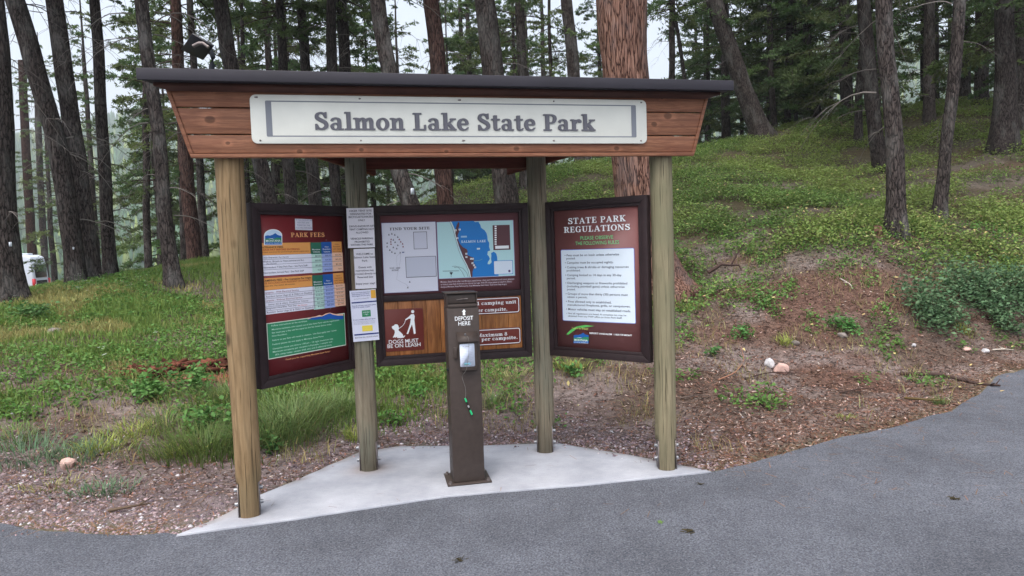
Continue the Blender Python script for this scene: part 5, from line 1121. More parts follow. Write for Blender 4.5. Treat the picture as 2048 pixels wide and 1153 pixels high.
band(3, 296, 372, 24, 34, (5, 8), 'low branched conifer against the hazy hill left of the kiosk', 'conifers left of the kiosk')
band(12, 470, 880, 21, 36, (8, 5, 6, 6, 3), 'dense conifer in the forest seen behind the kiosk roof', 'conifers behind the kiosk')
band(10, 900, 1400, 29, 42, (4, 3, 5, 6), 'dense conifer beyond the green hill behind the kiosk sign', 'conifers beyond the hill')
band(14, 1390, 2100, 27, 42, (3, 4, 5, 8, 6), 'dark conifer in the dense wood along the right hill crest', 'conifers along the right crest')
band(6, 1850, 2150, 18, 25, (4, 6, 5), 'dense dark conifer at the upper right of the slope', 'conifers at the upper right', .9, 1.1)
band(7, 1400, 1640, 28, 34, (5, 3), 'bushy green conifer just beyond the crest by the leaning trunk', 'conifers beyond the leaning trunk', .5, .8)
# forest to the sides and at the back of the viewer shades the place softly
band(8, 2200, 3600, 16, 34, (4, 3, 6), 'conifer in the wood beyond the right edge of the view', 'conifers beyond the right edge', 1, 1.2)
band(6, -1400, -150, 14, 34, (4, 3, 6), 'conifer in the wood beyond the left edge of the view', 'conifers beyond the left edge', 1, 1.2)

# paper tags on trunks
for px, py, ti, w_, asp, lab in ((21, 489, 0, .02, 1.5, 'white tag on the thick leftmost trunk'), (147, 497, 1, .013, 1.6, 'tiny white tag on the leaning twin trunk'), (825, 383, 17, .034, 1.8, 'white paper tag on the trunk above the middle board')):
    B, L = TREES[ti]; q = at(px, py, B[1]); r_ = np.interp(q[2] - B[2], L[:, 2], L[:, 3]); q = at(px, py, B[1] - r_ * 1.04 - .01); o = empty('trunk_tag', tuple(q), 0, label=lab, cat='tag')
    a = Acc(); prism(a, rr_pts(-w_, w_, -w_ * asp, w_ * asp, .004), -.004, .0, lin(190, 196, 206)); a.build('tag_plate', MAT['print'], o)
    a = Acc(); tube(a, [(0, .03, w_), (0, -.009, w_)], .004, 6); a.build('nail', MAT['steel'], o)


# ================================================================== VAN
q0 = at(99, 560, 42); h_top = at(76, 509, 42)[2]; vbase = h_top - 2.72
van = empty('camper_van', (q0[0], q0[1], vbase), math.radians(191.5), label='white high roof camper van parked beyond the grass crest at far left', cat='van')
# local: x forward from the rear corner, y to the far side (negative local y is towards us after the turn)
def side_prof(w_, z): return w_
a = Acc(); prof = [(0.02, .45), (0.0, 1.1), (.06, 2.0), (.16, 2.55), (.4, 2.68), (4.0, 2.7), (4.6, 2.45), (5.15, 1.75), (5.75, 1.35), (5.95, 1.0), (5.95, .5), (5.8, .38), (.1, .38)]
n = len(prof); st = [(0.0, .10), (.06, .0), (1.94, .0), (2.0, .10)]
V = []
for y, ins in st:
    for x, z in prof: V.append((min(max(x, ins), 5.95 - ins), y + (.14 if y < 1 else -.14) * max(0, (z - 1.3) / 1.4) , z - (ins * .6 if z > 2.4 else 0)))
F = [tuple(range(n))] + [tuple(range(4 * n - 1, 3 * n - 1, -1))] + [(k * n + i, (k + 1) * n + i, (k + 1) * n + (i + 1) % n, k * n + (i + 1) % n) for k in range(3) for i in range(n)]
a.add(V, F); a.build('body', MAT['van_paint'], van, bevel=.04)
side = 1 if True else -1
YS = 2.0      # side facing the camera
def sidequad(name, x0, x1, z0, z1, mat, r=.06, far=False):
    sh = lambda z: .14 * max(0, (z - 1.3) / 1.4); P = rr_pts(x0, x1, z0, z1, r); a = Acc(); k = len(P)
    Vi = [(p[0], (2.0 - sh(p[1]) - .01), p[1]) for p in P]; Vo = [(p[0], (2.0 - sh(p[1]) + .012), p[1]) for p in P]
    a.add(Vi + Vo, [tuple(range(k))[::-1], tuple(range(k, 2 * k))] + [(i, (i + 1) % k, (i + 1) % k + k, i + k) for i in range(k)]); a.build(name, mat, van)
sidequad('window', .55, 1.55, 1.35, 2.05, MAT['dark_glass'], .1); sidequad('window', 1.9, 3.1, 1.35, 2.05, MAT['dark_glass'], .1); sidequad('window', 3.4, 4.5, 1.35, 2.0, MAT['dark_glass'], .1)
sidequad('trim_strip', .1, 5.2, 2.28, 2.31, MAT['frame_paint'], .01); sidequad('bumper_corner', .02, .6, .38, .62, MAT['black_plastic'], .03)
a = Acc(); box(a, -.05, .08, 1.84, 2.02, .62, 1.3, lin(170, 24, 40)); box(a, -.055, -.045, 1.86, 2.0, .85, 1.0, lin(230, 220, 220)); a.build('tail_light', MAT['print'], van)
a = Acc(); box(a, -.05, .08, -.02, .16, .62, 1.3, lin(170, 24, 40)); a.build('tail_light', MAT['print'], van)
a = Acc(); box(a, -.03, .1, .3, 1.7, 1.35, 2.15); a.build('rear_window', MAT['dark_glass'], van, bevel=.05)
a = Acc(); box(a, -.03, .1, .35, 1.65, .55, 1.2); a.build('rear_opening', MAT['rubber'], van, bevel=.03)
a = Acc(); box(a, -.06, .2, .05, 1.95, .36, .56); a.build('bumper', MAT['black_plastic'], van, bevel=.03)
a = Acc(); box(a, .5, 1.1, .7, 1.3, 2.68, 2.78); a.build('roof_vent', MAT['van_paint'], van, bevel=.03)
for x in (1.0, 4.8):
    for y in (.08, 1.76):
        a = Acc(); tube(a, [(x, y, .36), (x, y + .2, .36)], .36, 22); wh = a.build('wheel', MAT['rubber'], van)
        a = Acc(); tube(a, [(x, y - .005, .36), (x, y + .205, .36)], .2, 14); a.build('rim', MAT['galvanised'], wh)

# ================================================================== ground plants and litter
rng = np.random.default_rng(77)
def wedge(n, d0, d1, p0=-300, p1=2300, power=1.):
    """random ground points inside the strip of land the view can see"""
    y = (rng.random(n) * (d1 ** power - d0 ** power) + d0 ** power) ** (1 / power); px = rng.uniform(p0, p1, n)
    x = (px - 1024) / F_PX * y * 1.0; return x, y
def blades(a, x, y, h, w_, lean, col, segs=2):
    n = len(x); z = terrain(x, y) - .01; az = rng.uniform(0, 2 * PI, n); d = np.stack([np.cos(az), np.sin(az), np.zeros(n)], 1); s = np.stack([-np.sin(az), np.cos(az), np.zeros(n)], 1) 
    fa = rng.uniform(0, PI, n); s = np.stack([np.cos(fa), np.sin(fa), np.zeros(n)], 1)
    b = np.stack([x, y, z], 1); up = np.array([0, 0, 1.]); H = h[:, None]; W_ = w_[:, None] / 2; Ln = lean[:, None]
    m_ = b + up * H * .55 + d * H * Ln * .3; t = b + up * H * (1 - Ln * .35) + d * H * Ln
    V = np.stack([b - s * W_, b + s * W_, m_ + s * W_ * .8, m_ - s * W_ * .8, t], 1).reshape(-1, 3); o = np.arange(n)[:, None] * 5
    Cc = np.repeat(col, 5, 0); a.n0 = a.n
    a.v.append(V); a.c.append(Cc); a.f.append((o + np.array([[0, 1, 2, 3]])) + a.n); a.f.append((o + np.array([[3, 2, 4]])) + a.n); a.n += len(V)
def colvar(base, n, s=.3, hue=.15):
    c = np.tile(np.array(base), (n, 1)) * rng.uniform(1 - s, 1 + s, (n, 1)); c[:, 0] *= rng.uniform(1 - hue, 1 + hue, n); return c
# lawn grass on the left bank
x, y = wedge(300000, 5.0, 15.5, -450, 1000, 1.3); g_ = veg(x, y); keep = (rng.random(len(x)) < g_ * (.15 + .85 * lush(x))) & (y > edge_y(x) + .3); x, y = x[keep], y[keep]; n = len(x)
a = Acc(); hh = rng.uniform(.04, .13, n) * (.6 + .9 * fbm(x * .8, y * .8, 3, 6)); c_ = colvar(lin(112, 136, 68), n); dry = fbm(x * 1.1, y * 1.1, 3, 61) > .62; c_[dry] = colvar(lin(150, 148, 92), dry.sum())
blades(a, x, y, hh, rng.uniform(.006, .012, n) * (.7 + y * .07), rng.uniform(.1, .7, n), c_); print('grass', n)
tag(a.build('lawn_grass', MAT['leaf']), 'short green grass covering the left bank', 'grass', kind='stuff')
# sparse dry grass
x, y = wedge(26000, 5.2, 12, -100, 2100, 1.2); pm = fbm(x * 1.6, y * 1.6, 3, 91); keep = (pm > .56) & (y > edge_y(x) + .25); x, y = x[keep], y[keep]; n = len(x)
a = Acc(); blades(a, x, y, rng.uniform(.05, .2, n), rng.uniform(.003, .007, n), rng.uniform(.3, 1., n), colvar(lin(150, 142, 96), n)); tag(a.build('dry_grass', MAT['leaf']), 'thin dry grass blades scattered over the bare soil', 'grass', kind='stuff')
# leafy ground cover
def leaves(a, cx, cy, spread, hmax, per, size, col, flatness=.5):
    n = len(cx); x = np.repeat(cx, per) + rng.normal(0, 1, n * per) * np.repeat(spread, per); y = np.repeat(cy, per) + rng.normal(0, 1, n * per) * np.repeat(spread, per)
    N_ = n * per; z = terrain(x, y) + rng.random(N_) * np.repeat(hmax, per)
    nr = rng.normal(0, flatness, (N_, 3)); nr[:, 2] += 1; nr /= np.linalg.norm(nr, axis=1)[:, None]; t = np.cross(nr, rng.normal(0, 1, (N_, 3))); t /= np.linalg.norm(t, axis=1)[:, None]; s = np.cross(nr, t)
    L = (size * rng.uniform(.6, 1.4, N_))[:, None]; P = np.stack([x, y, z], 1)
    V = np.stack([P - t * L, P + s * L * .55 - t * L * .1, P + t * L, P - s * L * .55 - t * L * .1], 1).reshape(-1, 3); o = np.arange(N_)[:, None] * 4 + a.n
    a.v.append(V); a.c.append(np.repeat(col(N_, x, y), 4, 0)); a.f.append(o + np.arange(4)[None]); a.n += len(V)
def hillcol(n, x, y):
    c = colvar(lin(108, 134, 70), n, .45); m_ = sstep(fbm(x * .35, y * .35, 3, 14), .4, .62)[:, None]; c = c * (.62 + .6 * fbm(x * 1.1, y * 1.1, 3, 19))[:, None]; c = c * (1 - .35 * m_) + np.array(lin(150, 160, 88)) * .35 * m_
    k = rng.random(n) < .02; c[k] = colvar(lin(170, 164, 110), k.sum()); return c
x, y = wedge(66000, 9, 29, 700, 2300, 1.5); g_ = veg(x, y); keep = rng.random(len(x)) < (g_ * (1 - .8 * lush(x))) ** .8 * sstep(fbm(x * .9, y * 1.3, 4, 66), .36, .54); x, y = x[keep], y[keep]; print('hill clumps', len(x))
a = Acc(); leaves(a, x, y, np.full(len(x), .05) + .003 * y, .1 + .22 * fbm(x * 1.5, y * 1.5, 3, 50), 10, .027 , hillcol); hg = a.build('ground_cover', MAT['leaf']); tag(hg, 'low leafy green ground cover over the right hillside', 'ground cover', kind='stuff')
x, y = wedge(15000, 5.6, 13, -80, 2120, 1.3); keep = (fbm(x * 1.2, y * 1.2, 3, 71) > np.where(y > 8.3, .44, np.where(x > 1, .6, .5))) & (y > edge_y(x) + .5) & ((veg(x, y) > .05) | (fbm(x * 2, y * 2, 2, 5) > .62)); x, y = x[keep], y[keep]
a = Acc(); leaves(a, x, y, np.full(len(x), .04), np.full(len(x), .1), 7, .022, lambda n, x, y: colvar(lin(92, 128, 62), n, .35)); tag(a.build('leafy_weeds', MAT['leaf']), 'small leafy weeds between grass and soil', 'weeds', kind='stuff')
# yellow fallen leaves
x, y = wedge(5200, 6.5, 15, 1050, 2120, 1.2); dm = 2.2 * np.exp(-((x - 7.3) / 2.0) ** 2 - ((y - 12.0) / 1.4) ** 2) + .035; keep = rng.random(len(x)) < dm; x, y = x[keep], y[keep]
a = Acc(); leaves(a, x, y, np.full(len(x), .02), np.full(len(x), .05), 1, .028, lambda n, x, y: colvar(lin(176, 164, 112), n, .3), .35); tag(a.build('fallen_leaves', MAT['litter']), 'pale yellow fallen leaves scattered on the right bank', 'leaves', kind='stuff')
# red brown litter: needles, bark flakes
def flakes(n, d0, d1, fn, size, colf, name, label, cat_, asp=.25, fl=.25):
    x, y = wedge(int(n * 1.15), d0, d1, -260, 2260, 1.1); keep = (rng.random(len(x)) < fn(x, y)); x, y = x[keep], y[keep]; N_ = len(x); z = surf(x, y) + .005
    nr = rng.normal(0, fl, (N_, 3)); nr[:, 2] += 1; nr /= np.linalg.norm(nr, axis=1)[:, None]; t = np.cross(nr, rng.normal(0, 1, (N_, 3))); t /= np.linalg.norm(t, axis=1)[:, None]; s = np.cross(nr, t)
    L = (size * rng.uniform(.4, 1.8, N_))[:, None]; P = np.stack([x, y, z], 1)
    V = np.stack([P - t * L - s * L * asp, P - t * L + s * L * asp, P + t * L + s * L * asp, P + t * L - s * L * asp], 1).reshape(-1, 3)
    a = Acc(); a.add(V, np.arange(N_ * 4).reshape(-1, 4), np.repeat(colf(N_), 4, 0)); tag(a.build(name, MAT['litter']), label, cat_, kind='stuff'); print(name, N_)
def lc(n):
    c = colvar(lin(112, 84, 72), n, .5); k = rng.random(n) < .12; c[k] = colvar(lin(176, 156, 146), k.sum(), .2); k = rng.random(n) < .3; c[k] = colvar(lin(60, 44, 40), k.sum(), .3); return c
flakes(190000, 4.6, 12, lambda x, y: (y > edge_y(x) + .02) * (.25 + .75 * sstep(x, .5, 2.2)) * (1 - .6 * veg(x, y)), .0125, lc, 'bark_litter', 'red brown bark flakes and needles on the bare bank', 'litter')
flakes(90000, 4.0, 11, lambda x, y: np.where(y > edge_y(x), 1., np.where(np.abs(x + .3) < 1.75, .03, .12)) * (.25 + .75 * np.exp(-np.abs(y - edge_y(x)) / .22)) * np.where((np.abs(x + .3) < 1.75), .4, 1.), .028, lambda n: colvar(lin(128, 94, 68), n, .45), 'pine_needles', 'fallen brown pine needles along the asphalt edge', 'needles', .035, .12)
flakes(26000, 4.4, 12, lambda x, y: (y > edge_y(x) + .03) * (1 - .7 * veg(x, y)), .05, lambda n: colvar(lin(84, 68, 60), n, .5), 'twig_litter', 'fine dark twigs lying over the bare soil', 'litter', .03, .18)
# gravel
x, y = wedge(115000, 4.0, 8.2, -260, 1500, 1.0); dE_ = y - edge_y(x); gm = sstep(dE_, 2.0, .3) * (y > 3.8) * (dE_ > -.12) * np.where(dE_ < .015, .05, 1) * sstep(x, 2.3, .6) * (.35 + .65 * (fbm(x * 1.7, y * 1.7, 3, 17) > .45)); gm = gm * np.where(x < -2, .7, 1)
keep = rng.random(len(x)) < gm * .8; x, y = x[keep], y[keep]; n = len(x); print('gravel', n)
z = surf(x, y); s_ = rng.uniform(.004, .011, n) * rng.choice([1, 1, 1.2, 1.6], n)
oct_ = np.array([(1, 0, 0), (0, 1, 0), (-1, 0, 0), (0, -1, 0), (.15, .1, .75), (.6, .6, .45), (-.6, .55, .4), (-.55, -.6, .45), (.6, -.55, .4)], float)
Rz = rng.uniform(0, 2 * PI, n); cs_, sn_ = np.cos(Rz), np.sin(Rz); ax_ = rng.uniform(.6, 1.3, (n, 2)); j_ = oct_[None] * (1 + rng.normal(0, .14, (n, 9, 3)))
px_ = j_[..., 0] * ax_[:, :1]; py_ = j_[..., 1] * ax_[:, 1:]; V = np.stack([x[:, None] + (px_ * cs_[:, None] - py_ * sn_[:, None]) * s_[:, None], y[:, None] + (px_ * sn_[:, None] + py_ * cs_[:, None]) * s_[:, None], z[:, None] + (j_[..., 2] - .1) * s_[:, None]], -1).reshape(-1, 3)
tri = np.array([(0, 5, 4), (5, 1, 4), (1, 6, 4), (6, 2, 4), (2, 7, 4), (7, 3, 4), (3, 8, 4), (8, 0, 4), (0, 1, 5), (1, 2, 6), (2, 3, 7), (3, 0, 8)]); F = (np.arange(n)[:, None, None] * 9 + tri[None]).reshape(-1, 3)
cg = colvar(lin(132, 116, 118), n, .5, .08); k = rng.random(n) < .08; cg[k] = colvar(lin(180, 176, 180), k.sum(), .15, .03); k = rng.random(n) < .2; cg[k] = colvar(lin(96, 84, 92), k.sum(), .2, .03)
a = Acc(); a.add(V, F, np.repeat(cg, 9, 0)); tag(a.build('gravel', MAT['litter']), 'mauve grey gravel spread round the concrete pad', 'gravel', kind='stuff')
# white meadow flowers
P_ = [hit(rng.uniform(90, 330), rng.uniform(562, 604)) for _ in range(46)] + [hit(*p) for p in ((200, 737), (45, 634), (310, 715), (208, 742), (20, 608), (30, 612))]
a = Acc()
for B in P_:
    if B is None: continue
    h = rng.uniform(.12, .28); tube(a, [B, B + [0.02, 0, h]], .002, 3, lin(80, 110, 60), cap=False)
    for k in range(7):
        q = B + np.array([.02, 0, h]) + rng.normal(0, .014, 3) * [1, 1, .4]; t = np.arange(5) * 2 * PI / 5; a.add(np.stack([q[0] + .011 * np.cos(t), q[1] + .011 * np.sin(t), q[2] + 0 * t + rng.normal(0, .003)], 1), [(0, 1, 2, 3, 4)], lin(222, 226, 218))
tag(a.build('wildflowers', MAT['leaf']), 'small white flower heads dotted over the left grass', 'flowers', kind='stuff')

# individual tufts, plants, shrubs
def tuft(px, py, n, h, spread, col, label, wd=.0085, lean=(.4, 1.1), name='grass_tuft', dirn=None, group='grass tufts on the bank'):
    B = hit(px, py); a = Acc()
    x = rng.normal(0, spread, n); y = rng.normal(0, spread * .8, n); hh = rng.uniform(.4, 1.05, n) * h * .88; Ln = rng.uniform(*lean, n)
    az = np.arctan2(y, x) + rng.normal(0, .6, n) if dirn is None else dirn + rng.normal(0, .7, n)
    t = np.linspace(0, 1, 5)[None]; out = hh[:, None] * Ln[:, None] * t ** 1.6; zz = hh[:, None] * (t - .45 * Ln[:, None] * t ** 2.4) - .01
    cx = x[:, None] + np.cos(az)[:, None] * out; cy = y[:, None] + np.sin(az)[:, None] * out; w_ = wd * (1 - t * .9) * rng.uniform(.7, 1.3, n)[:, None]; sx = -np.sin(az)[:, None] * w_ * .5; sy = np.cos(az)[:, None] * w_ * .5
    zg = (terrain(x + B[0], y + B[1]) - B[2])[:, None]
    A_ = np.stack([cx - sx, cy - sy, zz + zg], -1); B_ = np.stack([cx + sx, cy + sy, zz + zg], -1); V = np.stack([A_, B_], 2).reshape(n, 10, 3)
    f = np.array([(0, 1, 3, 2), (2, 3, 5, 4), (4, 5, 7, 6), (6, 7, 9, 8)]); F = (np.arange(n)[:, None, None] * 10 + f[None]).reshape(-1, 4)
    a.add(V.reshape(-1, 3), F, np.repeat(colvar(col, n, .35), 10, 0)); o = a.build(name, MAT['leaf']); o.location = tuple(B); tag(o, label, 'grass tuft', group)
GG, GY, GBl = lin(104, 124, 74), lin(142, 152, 78), lin(96, 122, 92)
for t in ((590, 850, 900, .42, .22, GG, 'long arching grass clump behind the tan kiosk post, right half'), (540, 880, 700, .38, .16, GG, 'long grass clump low down just right of the tan post'), (410, 905, 800, .34, .2, lin(92, 110, 58), 'dark shaggy grass clump left of the tan kiosk post'),
          (465, 800, 500, .3, .2, GG, 'green grass clump touching the tan post above the shaggy one'), (690, 820, 500, .3, .14, GG, 'grass sweeping towards the back left kiosk post'),
          (205, 985, 260, .12, .12, GBl, 'bluish grass tuft nearest the asphalt on the left'), (150, 920, 300, .16, .16, GBl, 'pale grass tuft around the white rock on the left'), (200, 900, 260, .17, .12, GY, 'yellow green grass tuft above the white rock'), (270, 870, 260, .16, .12, GY, 'yellow green tuft right of the white rock'),
          (60, 920, 260, .2, .16, GBl, 'bluish grass tuft at the left edge'), (350, 910, 160, .16, .07, GY, 'small spiky tuft left of the shaggy clump'), (330, 850, 240, .22, .14, GG, 'grass tuft below the red rotten bark'),
          (710, 880, 120, .2, .05, GY, 'yellow grass tuft touching the back left post'), (985, 810, 160, .22, .06, GG, 'spiky green tuft right of the fee box'), (845, 760, 160, .18, .1, GG, 'tuft below the middle notice board left of the fee box'),
          (1140, 740, 200, .2, .09, GY, 'yellow green tuft below the right notice board'), (1020, 760, 200, .2, .14, lin(150, 150, 100), 'dry tuft between the fee box and the back right post'), (1880, 810, 70, .16, .03, GG, 'lone grass tuft beside the dead branch near the asphalt'),
          (1690, 840, 60, .08, .05, GY, 'tiny grass tuft on the bare soil near the asphalt curve'), (1570, 690, 130, .16, .05, GY, 'yellowish tuft above the pair of rocks'), (1930, 665, 120, .15, .07, GY, 'yellow green tuft below the blue green shrub'), (1340, 700, 120, .16, .08, GY, 'tuft right of the front right post'),
          (1380, 620, 160, .14, .1, GY, 'bright tuft at the foot of the ponderosa'), (30, 880, 220, .18, .14, GG, 'green grass tuft at the left edge higher up'), (100, 980, 130, .1, .12, lin(140, 140, 90), 'dry low tuft at lower left'), (800, 700, 260, .2, .16, GG, 'grass behind the lower edge of the middle board')):
    tuft(*t)
def plant(px, py, r, h, n, size, col, label, name='leafy_plant', cat_='plant', stems=6):
    B = hit(px, py); a = Acc(); L = []
    for s in range(stems):
        az = rng.uniform(0, 2 * PI); rr_ = r * rng.uniform(.2, 1); tip = np.array([math.cos(az) * rr_, math.sin(az) * rr_, h * rng.uniform(.5, 1)]); t = np.linspace(0, 1, 4)[:, None]; Q = tip * t; Q[:, 2] = tip[2] * t[:, 0] ** .8
        tube(a, Q, .003, 3, lin(84, 70, 52), cap=False); L.append(tip)
    st = a.mesh('stems'); st.materials.append(MAT['litter'])
    f = Acc(); L = np.array(L); P = L[rng.integers(0, stems, n)] * rng.uniform(.35, 1.05, (n, 1)) + rng.normal(0, 1, (n, 3)) * np.array([r * .22, r * .22, h * .14]); P[:, 2] = np.abs(P[:, 2]) + .01
    P[:, 2] += (terrain(P[:, 0] + B[0], P[:, 1] + B[1]) - B[2])
    nr = rng.normal(0, .5, (n, 3)); nr[:, 2] += 1; nr /= np.linalg.norm(nr, axis=1)[:, None]; t = np.cross(nr, rng.normal(0, 1, (n, 3))); t /= np.linalg.norm(t, axis=1)[:, None]; s = np.cross(nr, t); Lz = (size * rng.uniform(.6, 1.3, n))[:, None]
    V = np.stack([P - t * Lz, P + s * Lz * .6 + nr * Lz * .1, P + t * Lz, P - s * Lz * .6 + nr * Lz * .1], 1).reshape(-1, 3); f.add(V, np.arange(n * 4).reshape(-1, 4), np.repeat(colvar(col, n, .4, .1), 4, 0))
    root = empty(name, tuple(B), 0, label=label, cat=cat_); f.build('foliage', MAT['leaf'], root); link('stems', st, root)
SH = lin(90, 118, 84)
for p in ((1870, 640, .5, .36, 2400, .028, SH, 'blue green leafy shrub, left and nearest of three on the right bank', 'shrub', 'shrub', 26), (1960, 606, .6, .4, 2900, .028, SH, 'blue green shrub, middle of three on the right bank', 'shrub', 'shrub', 26), (2040, 596, .6, .4, 2600, .028, SH, 'blue green shrub at the right edge, last of three', 'shrub', 'shrub', 24),
          (2010, 665, .22, .24, 420, .026, SH, 'small grey green shrub below the shrub row', 'shrub', 'shrub', 10), (1690, 655, .28, .16, 260, .026, lin(86, 132, 70), 'low bright green plant in the bare patch right of the rocks'), (1480, 675, .18, .12, 120, .026, lin(86, 132, 70), 'small leafy plant left of the rocks'),
          (1540, 610, .3, .14, 240, .024, lin(90, 130, 66), 'low leafy plant above the rocks beside the tree foot'), (1425, 715, .12, .1, 70, .026, lin(80, 124, 66), 'tiny dark leafy sprig beside the front right post'), (780, 850, .16, .12, 120, .022, lin(84, 126, 60), 'small leafy plant right of the back left post'), (830, 800, .14, .12, 110, .022, lin(84, 126, 60), 'small leafy plant under the middle board'),
          (545, 905, .12, .1, 60, .035, lin(80, 118, 66), 'round leafed weed at the foot of the long grass'), (1150, 760, .16, .14, 90, .03, lin(86, 130, 70), 'broad leafed weed under the right notice board'), (440, 860, .3, .22, 320, .03, lin(84, 122, 62), 'broad leaved weeds left of the tan post'), (300, 800, .3, .2, 300, .03, lin(88, 126, 66), 'broad leaved weed clump below the red bark, left one'),
          (385, 780, .3, .2, 320, .03, lin(88, 126, 66), 'broad leaved weed clump below the red bark, right one'), (60, 640, .3, .22, 260, .03, lin(78, 112, 62), 'leafy weeds at the foot of the leftmost trunk')):
    plant(*p)

# rocks
def rock(px, py, sx, sz, mat, label, seed, dz=0.):
    import bmesh
    B = hit(px, py); bm = bmesh.new(); bmesh.ops.create_icosphere(bm, subdivisions=3, radius=1); r = np.random.default_rng(seed); O = r.normal(0, 1, (9, 3)); O /= np.linalg.norm(O, axis=1)[:, None]
    for v in bm.verts:
        c_ = np.array(v.co[:])
        for o_ in O:
            t = c_ @ o_
            if t > .72: c_ = c_ - o_ * (t - .72) * .85
        c_ *= 1 + .06 * math.sin(c_[0] * 7 + seed) * math.cos(c_[1] * 6)
        v.co = Vector((c_[0] * sx, c_[1] * sx * .8, c_[2] * sz))
    me = bpy.data.meshes.new('rock'); bm.to_mesh(me); bm.free(); me.materials.append(MAT[mat]); o = link('rock', me); o.location = (B[0], B[1], B[2] + sz * .45 + dz); o.rotation_euler = (0, 0, seed); tag(o, label, 'rock')
rock(1562, 746, .105, .075, 'rock_pink', 'rounded pinkish rock, larger of the pair on the bare soil', 1); rock(1539, 734, .066, .07, 'rock_white', 'angular pale grey rock behind the pinkish one', 2); rock(136, 937, .062, .05, 'rock_pink', 'pale rounded rock in the grass near the left asphalt', 3)
rock(110, 668, .09, .06, 'rock_grey', 'flat grey stone lying in the left grass', 4); rock(1932, 704, .062, .035, 'rock_pink', 'small pale stone near the white stick, left one', 5); rock(1970, 705, .05, .03, 'rock_white', 'small pale stone touching the end of the white stick', 6)
rock(1828, 694, .034, .025, 'rock_white', 'small white stone in the middle of the right bank', 7); rock(1775, 694, .034, .025, 'rock_grey', 'small grey stone in the middle of the right bank', 8); rock(1590, 692, .055, .035, 'rock_grey', 'grey stone half buried above the pair of rocks', 9); rock(1685, 676, .07, .04, 'rock_grey', 'dull stone beside the low green plant', 12)
# rotten log of red brown wood on the left bank
r = np.random.default_rng(8)
for (xa, xb, yp, n_, lab) in ((245, 330, 752, 60, 'crumbling dark red rotten wood lying left of the tan post, left piece'), (335, 400, 740, 60, 'crumbling rotten log with a dark hollow left of the tan post, middle piece'), (400, 462, 738, 50, 'crumbling red rotten wood nearest the tan post')):
    B = hit((xa + xb) / 2, yp); hl = (xb - xa) / 2 / F_PX * B[1]; a = Acc()
    for k in range(n_):
        cx, cy = r.uniform(-hl, hl), r.normal(0, .07); cz = .02 + .05 * max(0, 1 - abs(cy) / .12) * r.uniform(.3, 1.2); l_, w_, h_ = r.uniform(.03, .13), r.uniform(.012, .035), r.uniform(.006, .02)
        M = Matrix.Translation((cx, cy, cz)) @ Matrix.Rotation(r.normal(0, .35), 4, 'Z') @ Matrix.Rotation(r.normal(0, .25), 4, 'Y') @ Matrix.Rotation(r.normal(0, .5), 4, 'X')
        c_ = np.array(lin(112, 68, 54)) * r.uniform(.2, 1.2); box(a, -l_, l_, -w_, w_, -h_, h_, c_, M=M)
    t = np.linspace(-1, 1, 9); tube(a, np.stack([t * hl, .03 * np.sin(t * 3), .0 + 0 * t], 1), .05 * (1.1 - .5 * t ** 2), 7, lin(92, 50, 40))
    o = a.build('rotten_log', MAT['litter']); o.location = tuple(B); tag(o, lab, 'rotten log')
# stump
B = hit(1757, 470); a = Acc(); t = np.arange(14) * 2 * PI / 14; r_ = .055 * (1 + .15 * np.sin(t * 3)); lo_ = np.stack([np.cos(t) * r_ * 1.25, np.sin(t) * r_ * 1.25, -.05 + 0 * t], 1); hi_ = np.stack([np.cos(t) * r_, np.sin(t) * r_, .13 + .02 * np.sin(t)], 1); slab(a, lo_, hi_, lin(96, 70, 60)); st = a.build('tree_stump', MAT['litter']); st.location = tuple(B); tag(st, 'little red brown stump left of the tall slope trunk', 'stump')
# sticks and fallen branches
def stick(pts, rad, col, label, name='fallen_branch', lift=.012):
    P = [hit(*p) for p in pts]; B = P[0]; P = np.array([p - B + [0, 0, lift + (.02 * (i % 2))] for i, p in enumerate(P)]); Q = cat(P, 5); a = Acc(); tube(a, Q, np.linspace(rad, rad * .4, len(Q)), 6, col)
    for k in range(3):
        i = rng.integers(3, len(Q) - 1); tube(a, [Q[i], Q[i] + rng.normal(0, .07, 3) * [1, 1, .3] + [0, 0, .03]], [rad * .4, rad * .2], 4, col)
    o = a.build(name, MAT['litter']); o.location = tuple(B); tag(o, label, 'branch')
DKB = lin(70, 56, 52)
stick([(1800, 752), (1880, 758), (1950, 770), (2000, 778)], .025, DKB, 'dark crusty branch lying at the asphalt corner on the right'); stick([(1860, 790), (1900, 784), (1960, 780)], .009, DKB, 'thin dark stick just below the crusty branch'); stick([(1985, 702), (2010, 706), (2028, 705)], .009, lin(190, 182, 170), 'pale bare stick near the right edge')
stick([(1680, 790), (1730, 785), (1760, 786)], .008, DKB, 'thin dark twig below the pair of rocks'); stick([(1490, 760), (1540, 752), (1600, 750)], .009, DKB, 'dark stick lying just under the two rocks'); stick([(1437, 763), (1470, 752), (1487, 725), (1482, 700)], .007, lin(150, 110, 90), 'curved reddish twig left of the rocks')
stick([(1360, 800), (1400, 800), (1422, 796)], .008, lin(96, 84, 78), 'short grey stick beside the front right post'); stick([(218, 1028), (260, 1026), (300, 1012)], .012, lin(92, 78, 66), 'mossy brown stick on the gravel at lower left'); stick([(1680, 560), (1700, 575), (1705, 582)], .008, lin(196, 186, 176), 'short white stick above the bare patch')
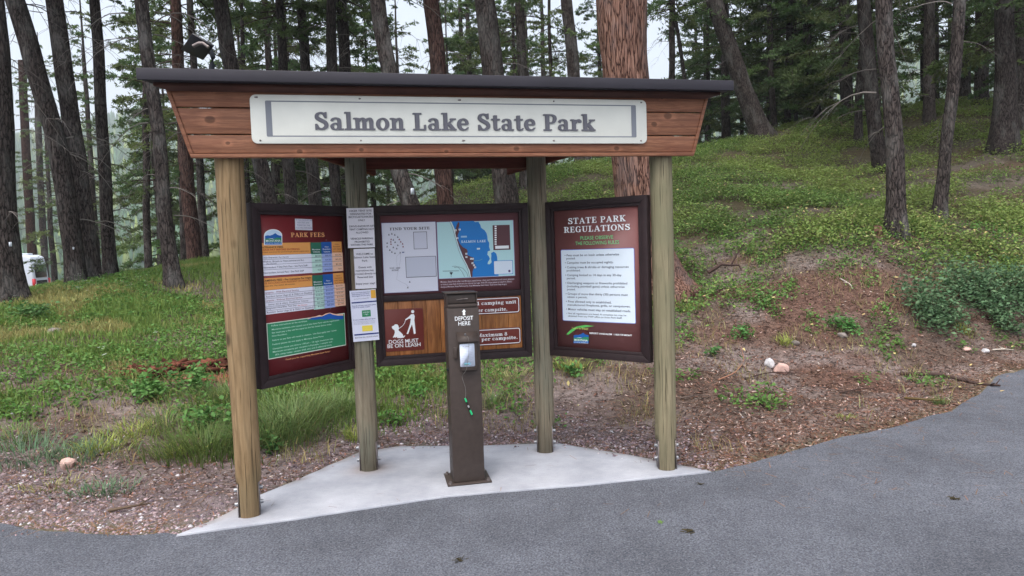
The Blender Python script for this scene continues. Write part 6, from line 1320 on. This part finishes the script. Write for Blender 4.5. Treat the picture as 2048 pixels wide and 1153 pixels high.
stick([(600, 855), (630, 872), (640, 882)], .004, lin(190, 164, 128), 'thin straw stalk on the gravel by the long grass'); stick([(1810, 800), (1870, 808), (1900, 806)], .013, lin(96, 82, 54), 'mossy branch piece on the soil left of the asphalt corner')
B = hit(1462, 545); a = Acc(); tube(a, [(-.35, 0, .0), (-.15, 0, .12), (0, 0, .1), (.1, 0, .28), (.2, 0, .42)], [.03, .025, .02, .012, .006], 5, DKB); tube(a, [(0, 0, .1), (.12, 0, .1), (.16, 0, .02)], [.02, .015, .01], 5, DKB); tube(a, [(-.2, 0, .1), (-.25, .05, .22)], .008, 4, DKB); o = a.build('fallen_branch', MAT['litter']); o.location = tuple(B); tag(o, 'dark forked dead branch sticking up in the green slope', 'branch')
# pine cones / clods on the asphalt
for px, py, s, lab in ((1380, 1060, .022, 'mossy clod on the asphalt, middle one'), (1321, 1042, .012, 'tiny green sprig on the asphalt'), (918, 1118, .016, 'dark clod near the bottom edge of the asphalt'), (1400, 966, .014, 'black clod near the pad tip'), (1910, 995, .02, 'dark twig clump on the asphalt at right')):
    q = atz(px, py, 0); a = Acc(); r = np.random.default_rng(px)
    for k in range(26):
        p = r.normal(0, s * .6, 3); p[2] = abs(p[2]) * .35; e = p + r.normal(0, s * .7, 3) * [1, 1, .3]; e[2] = abs(e[2]); tube(a, [p, e], [s * .13, s * .08], 4, np.array(lin(66, 60, 44)) * r.uniform(.5, 1.4) if px != 1321 else lin(110, 140, 70))
    o = a.build('ground_debris', MAT['litter']); o.location = (q[0], q[1], -.01); tag(o, lab, 'debris')

# ================================================================== haze
HD = 0.0006
if HD:
    k = bpy.data.materials.new('haze'); k.use_nodes = True; t = k.node_tree; t.nodes.remove(t.nodes['Principled BSDF']); pv = t.nodes.new('ShaderNodeVolumePrincipled')
    pv.inputs['Color'].default_value = (.88, .95, 1, 1); pv.inputs['Density'].default_value = HD; pv.inputs['Anisotropy'].default_value = .1
    t.links.new(pv.outputs[0], t.nodes['Material Output'].inputs['Volume'])
    a = Acc(); box(a, -1750, 1750, -120, 1700, -90, 420); tag(a.build('haze', k), 'thin bluish haze in the air over the valley', 'haze', kind='stuff')
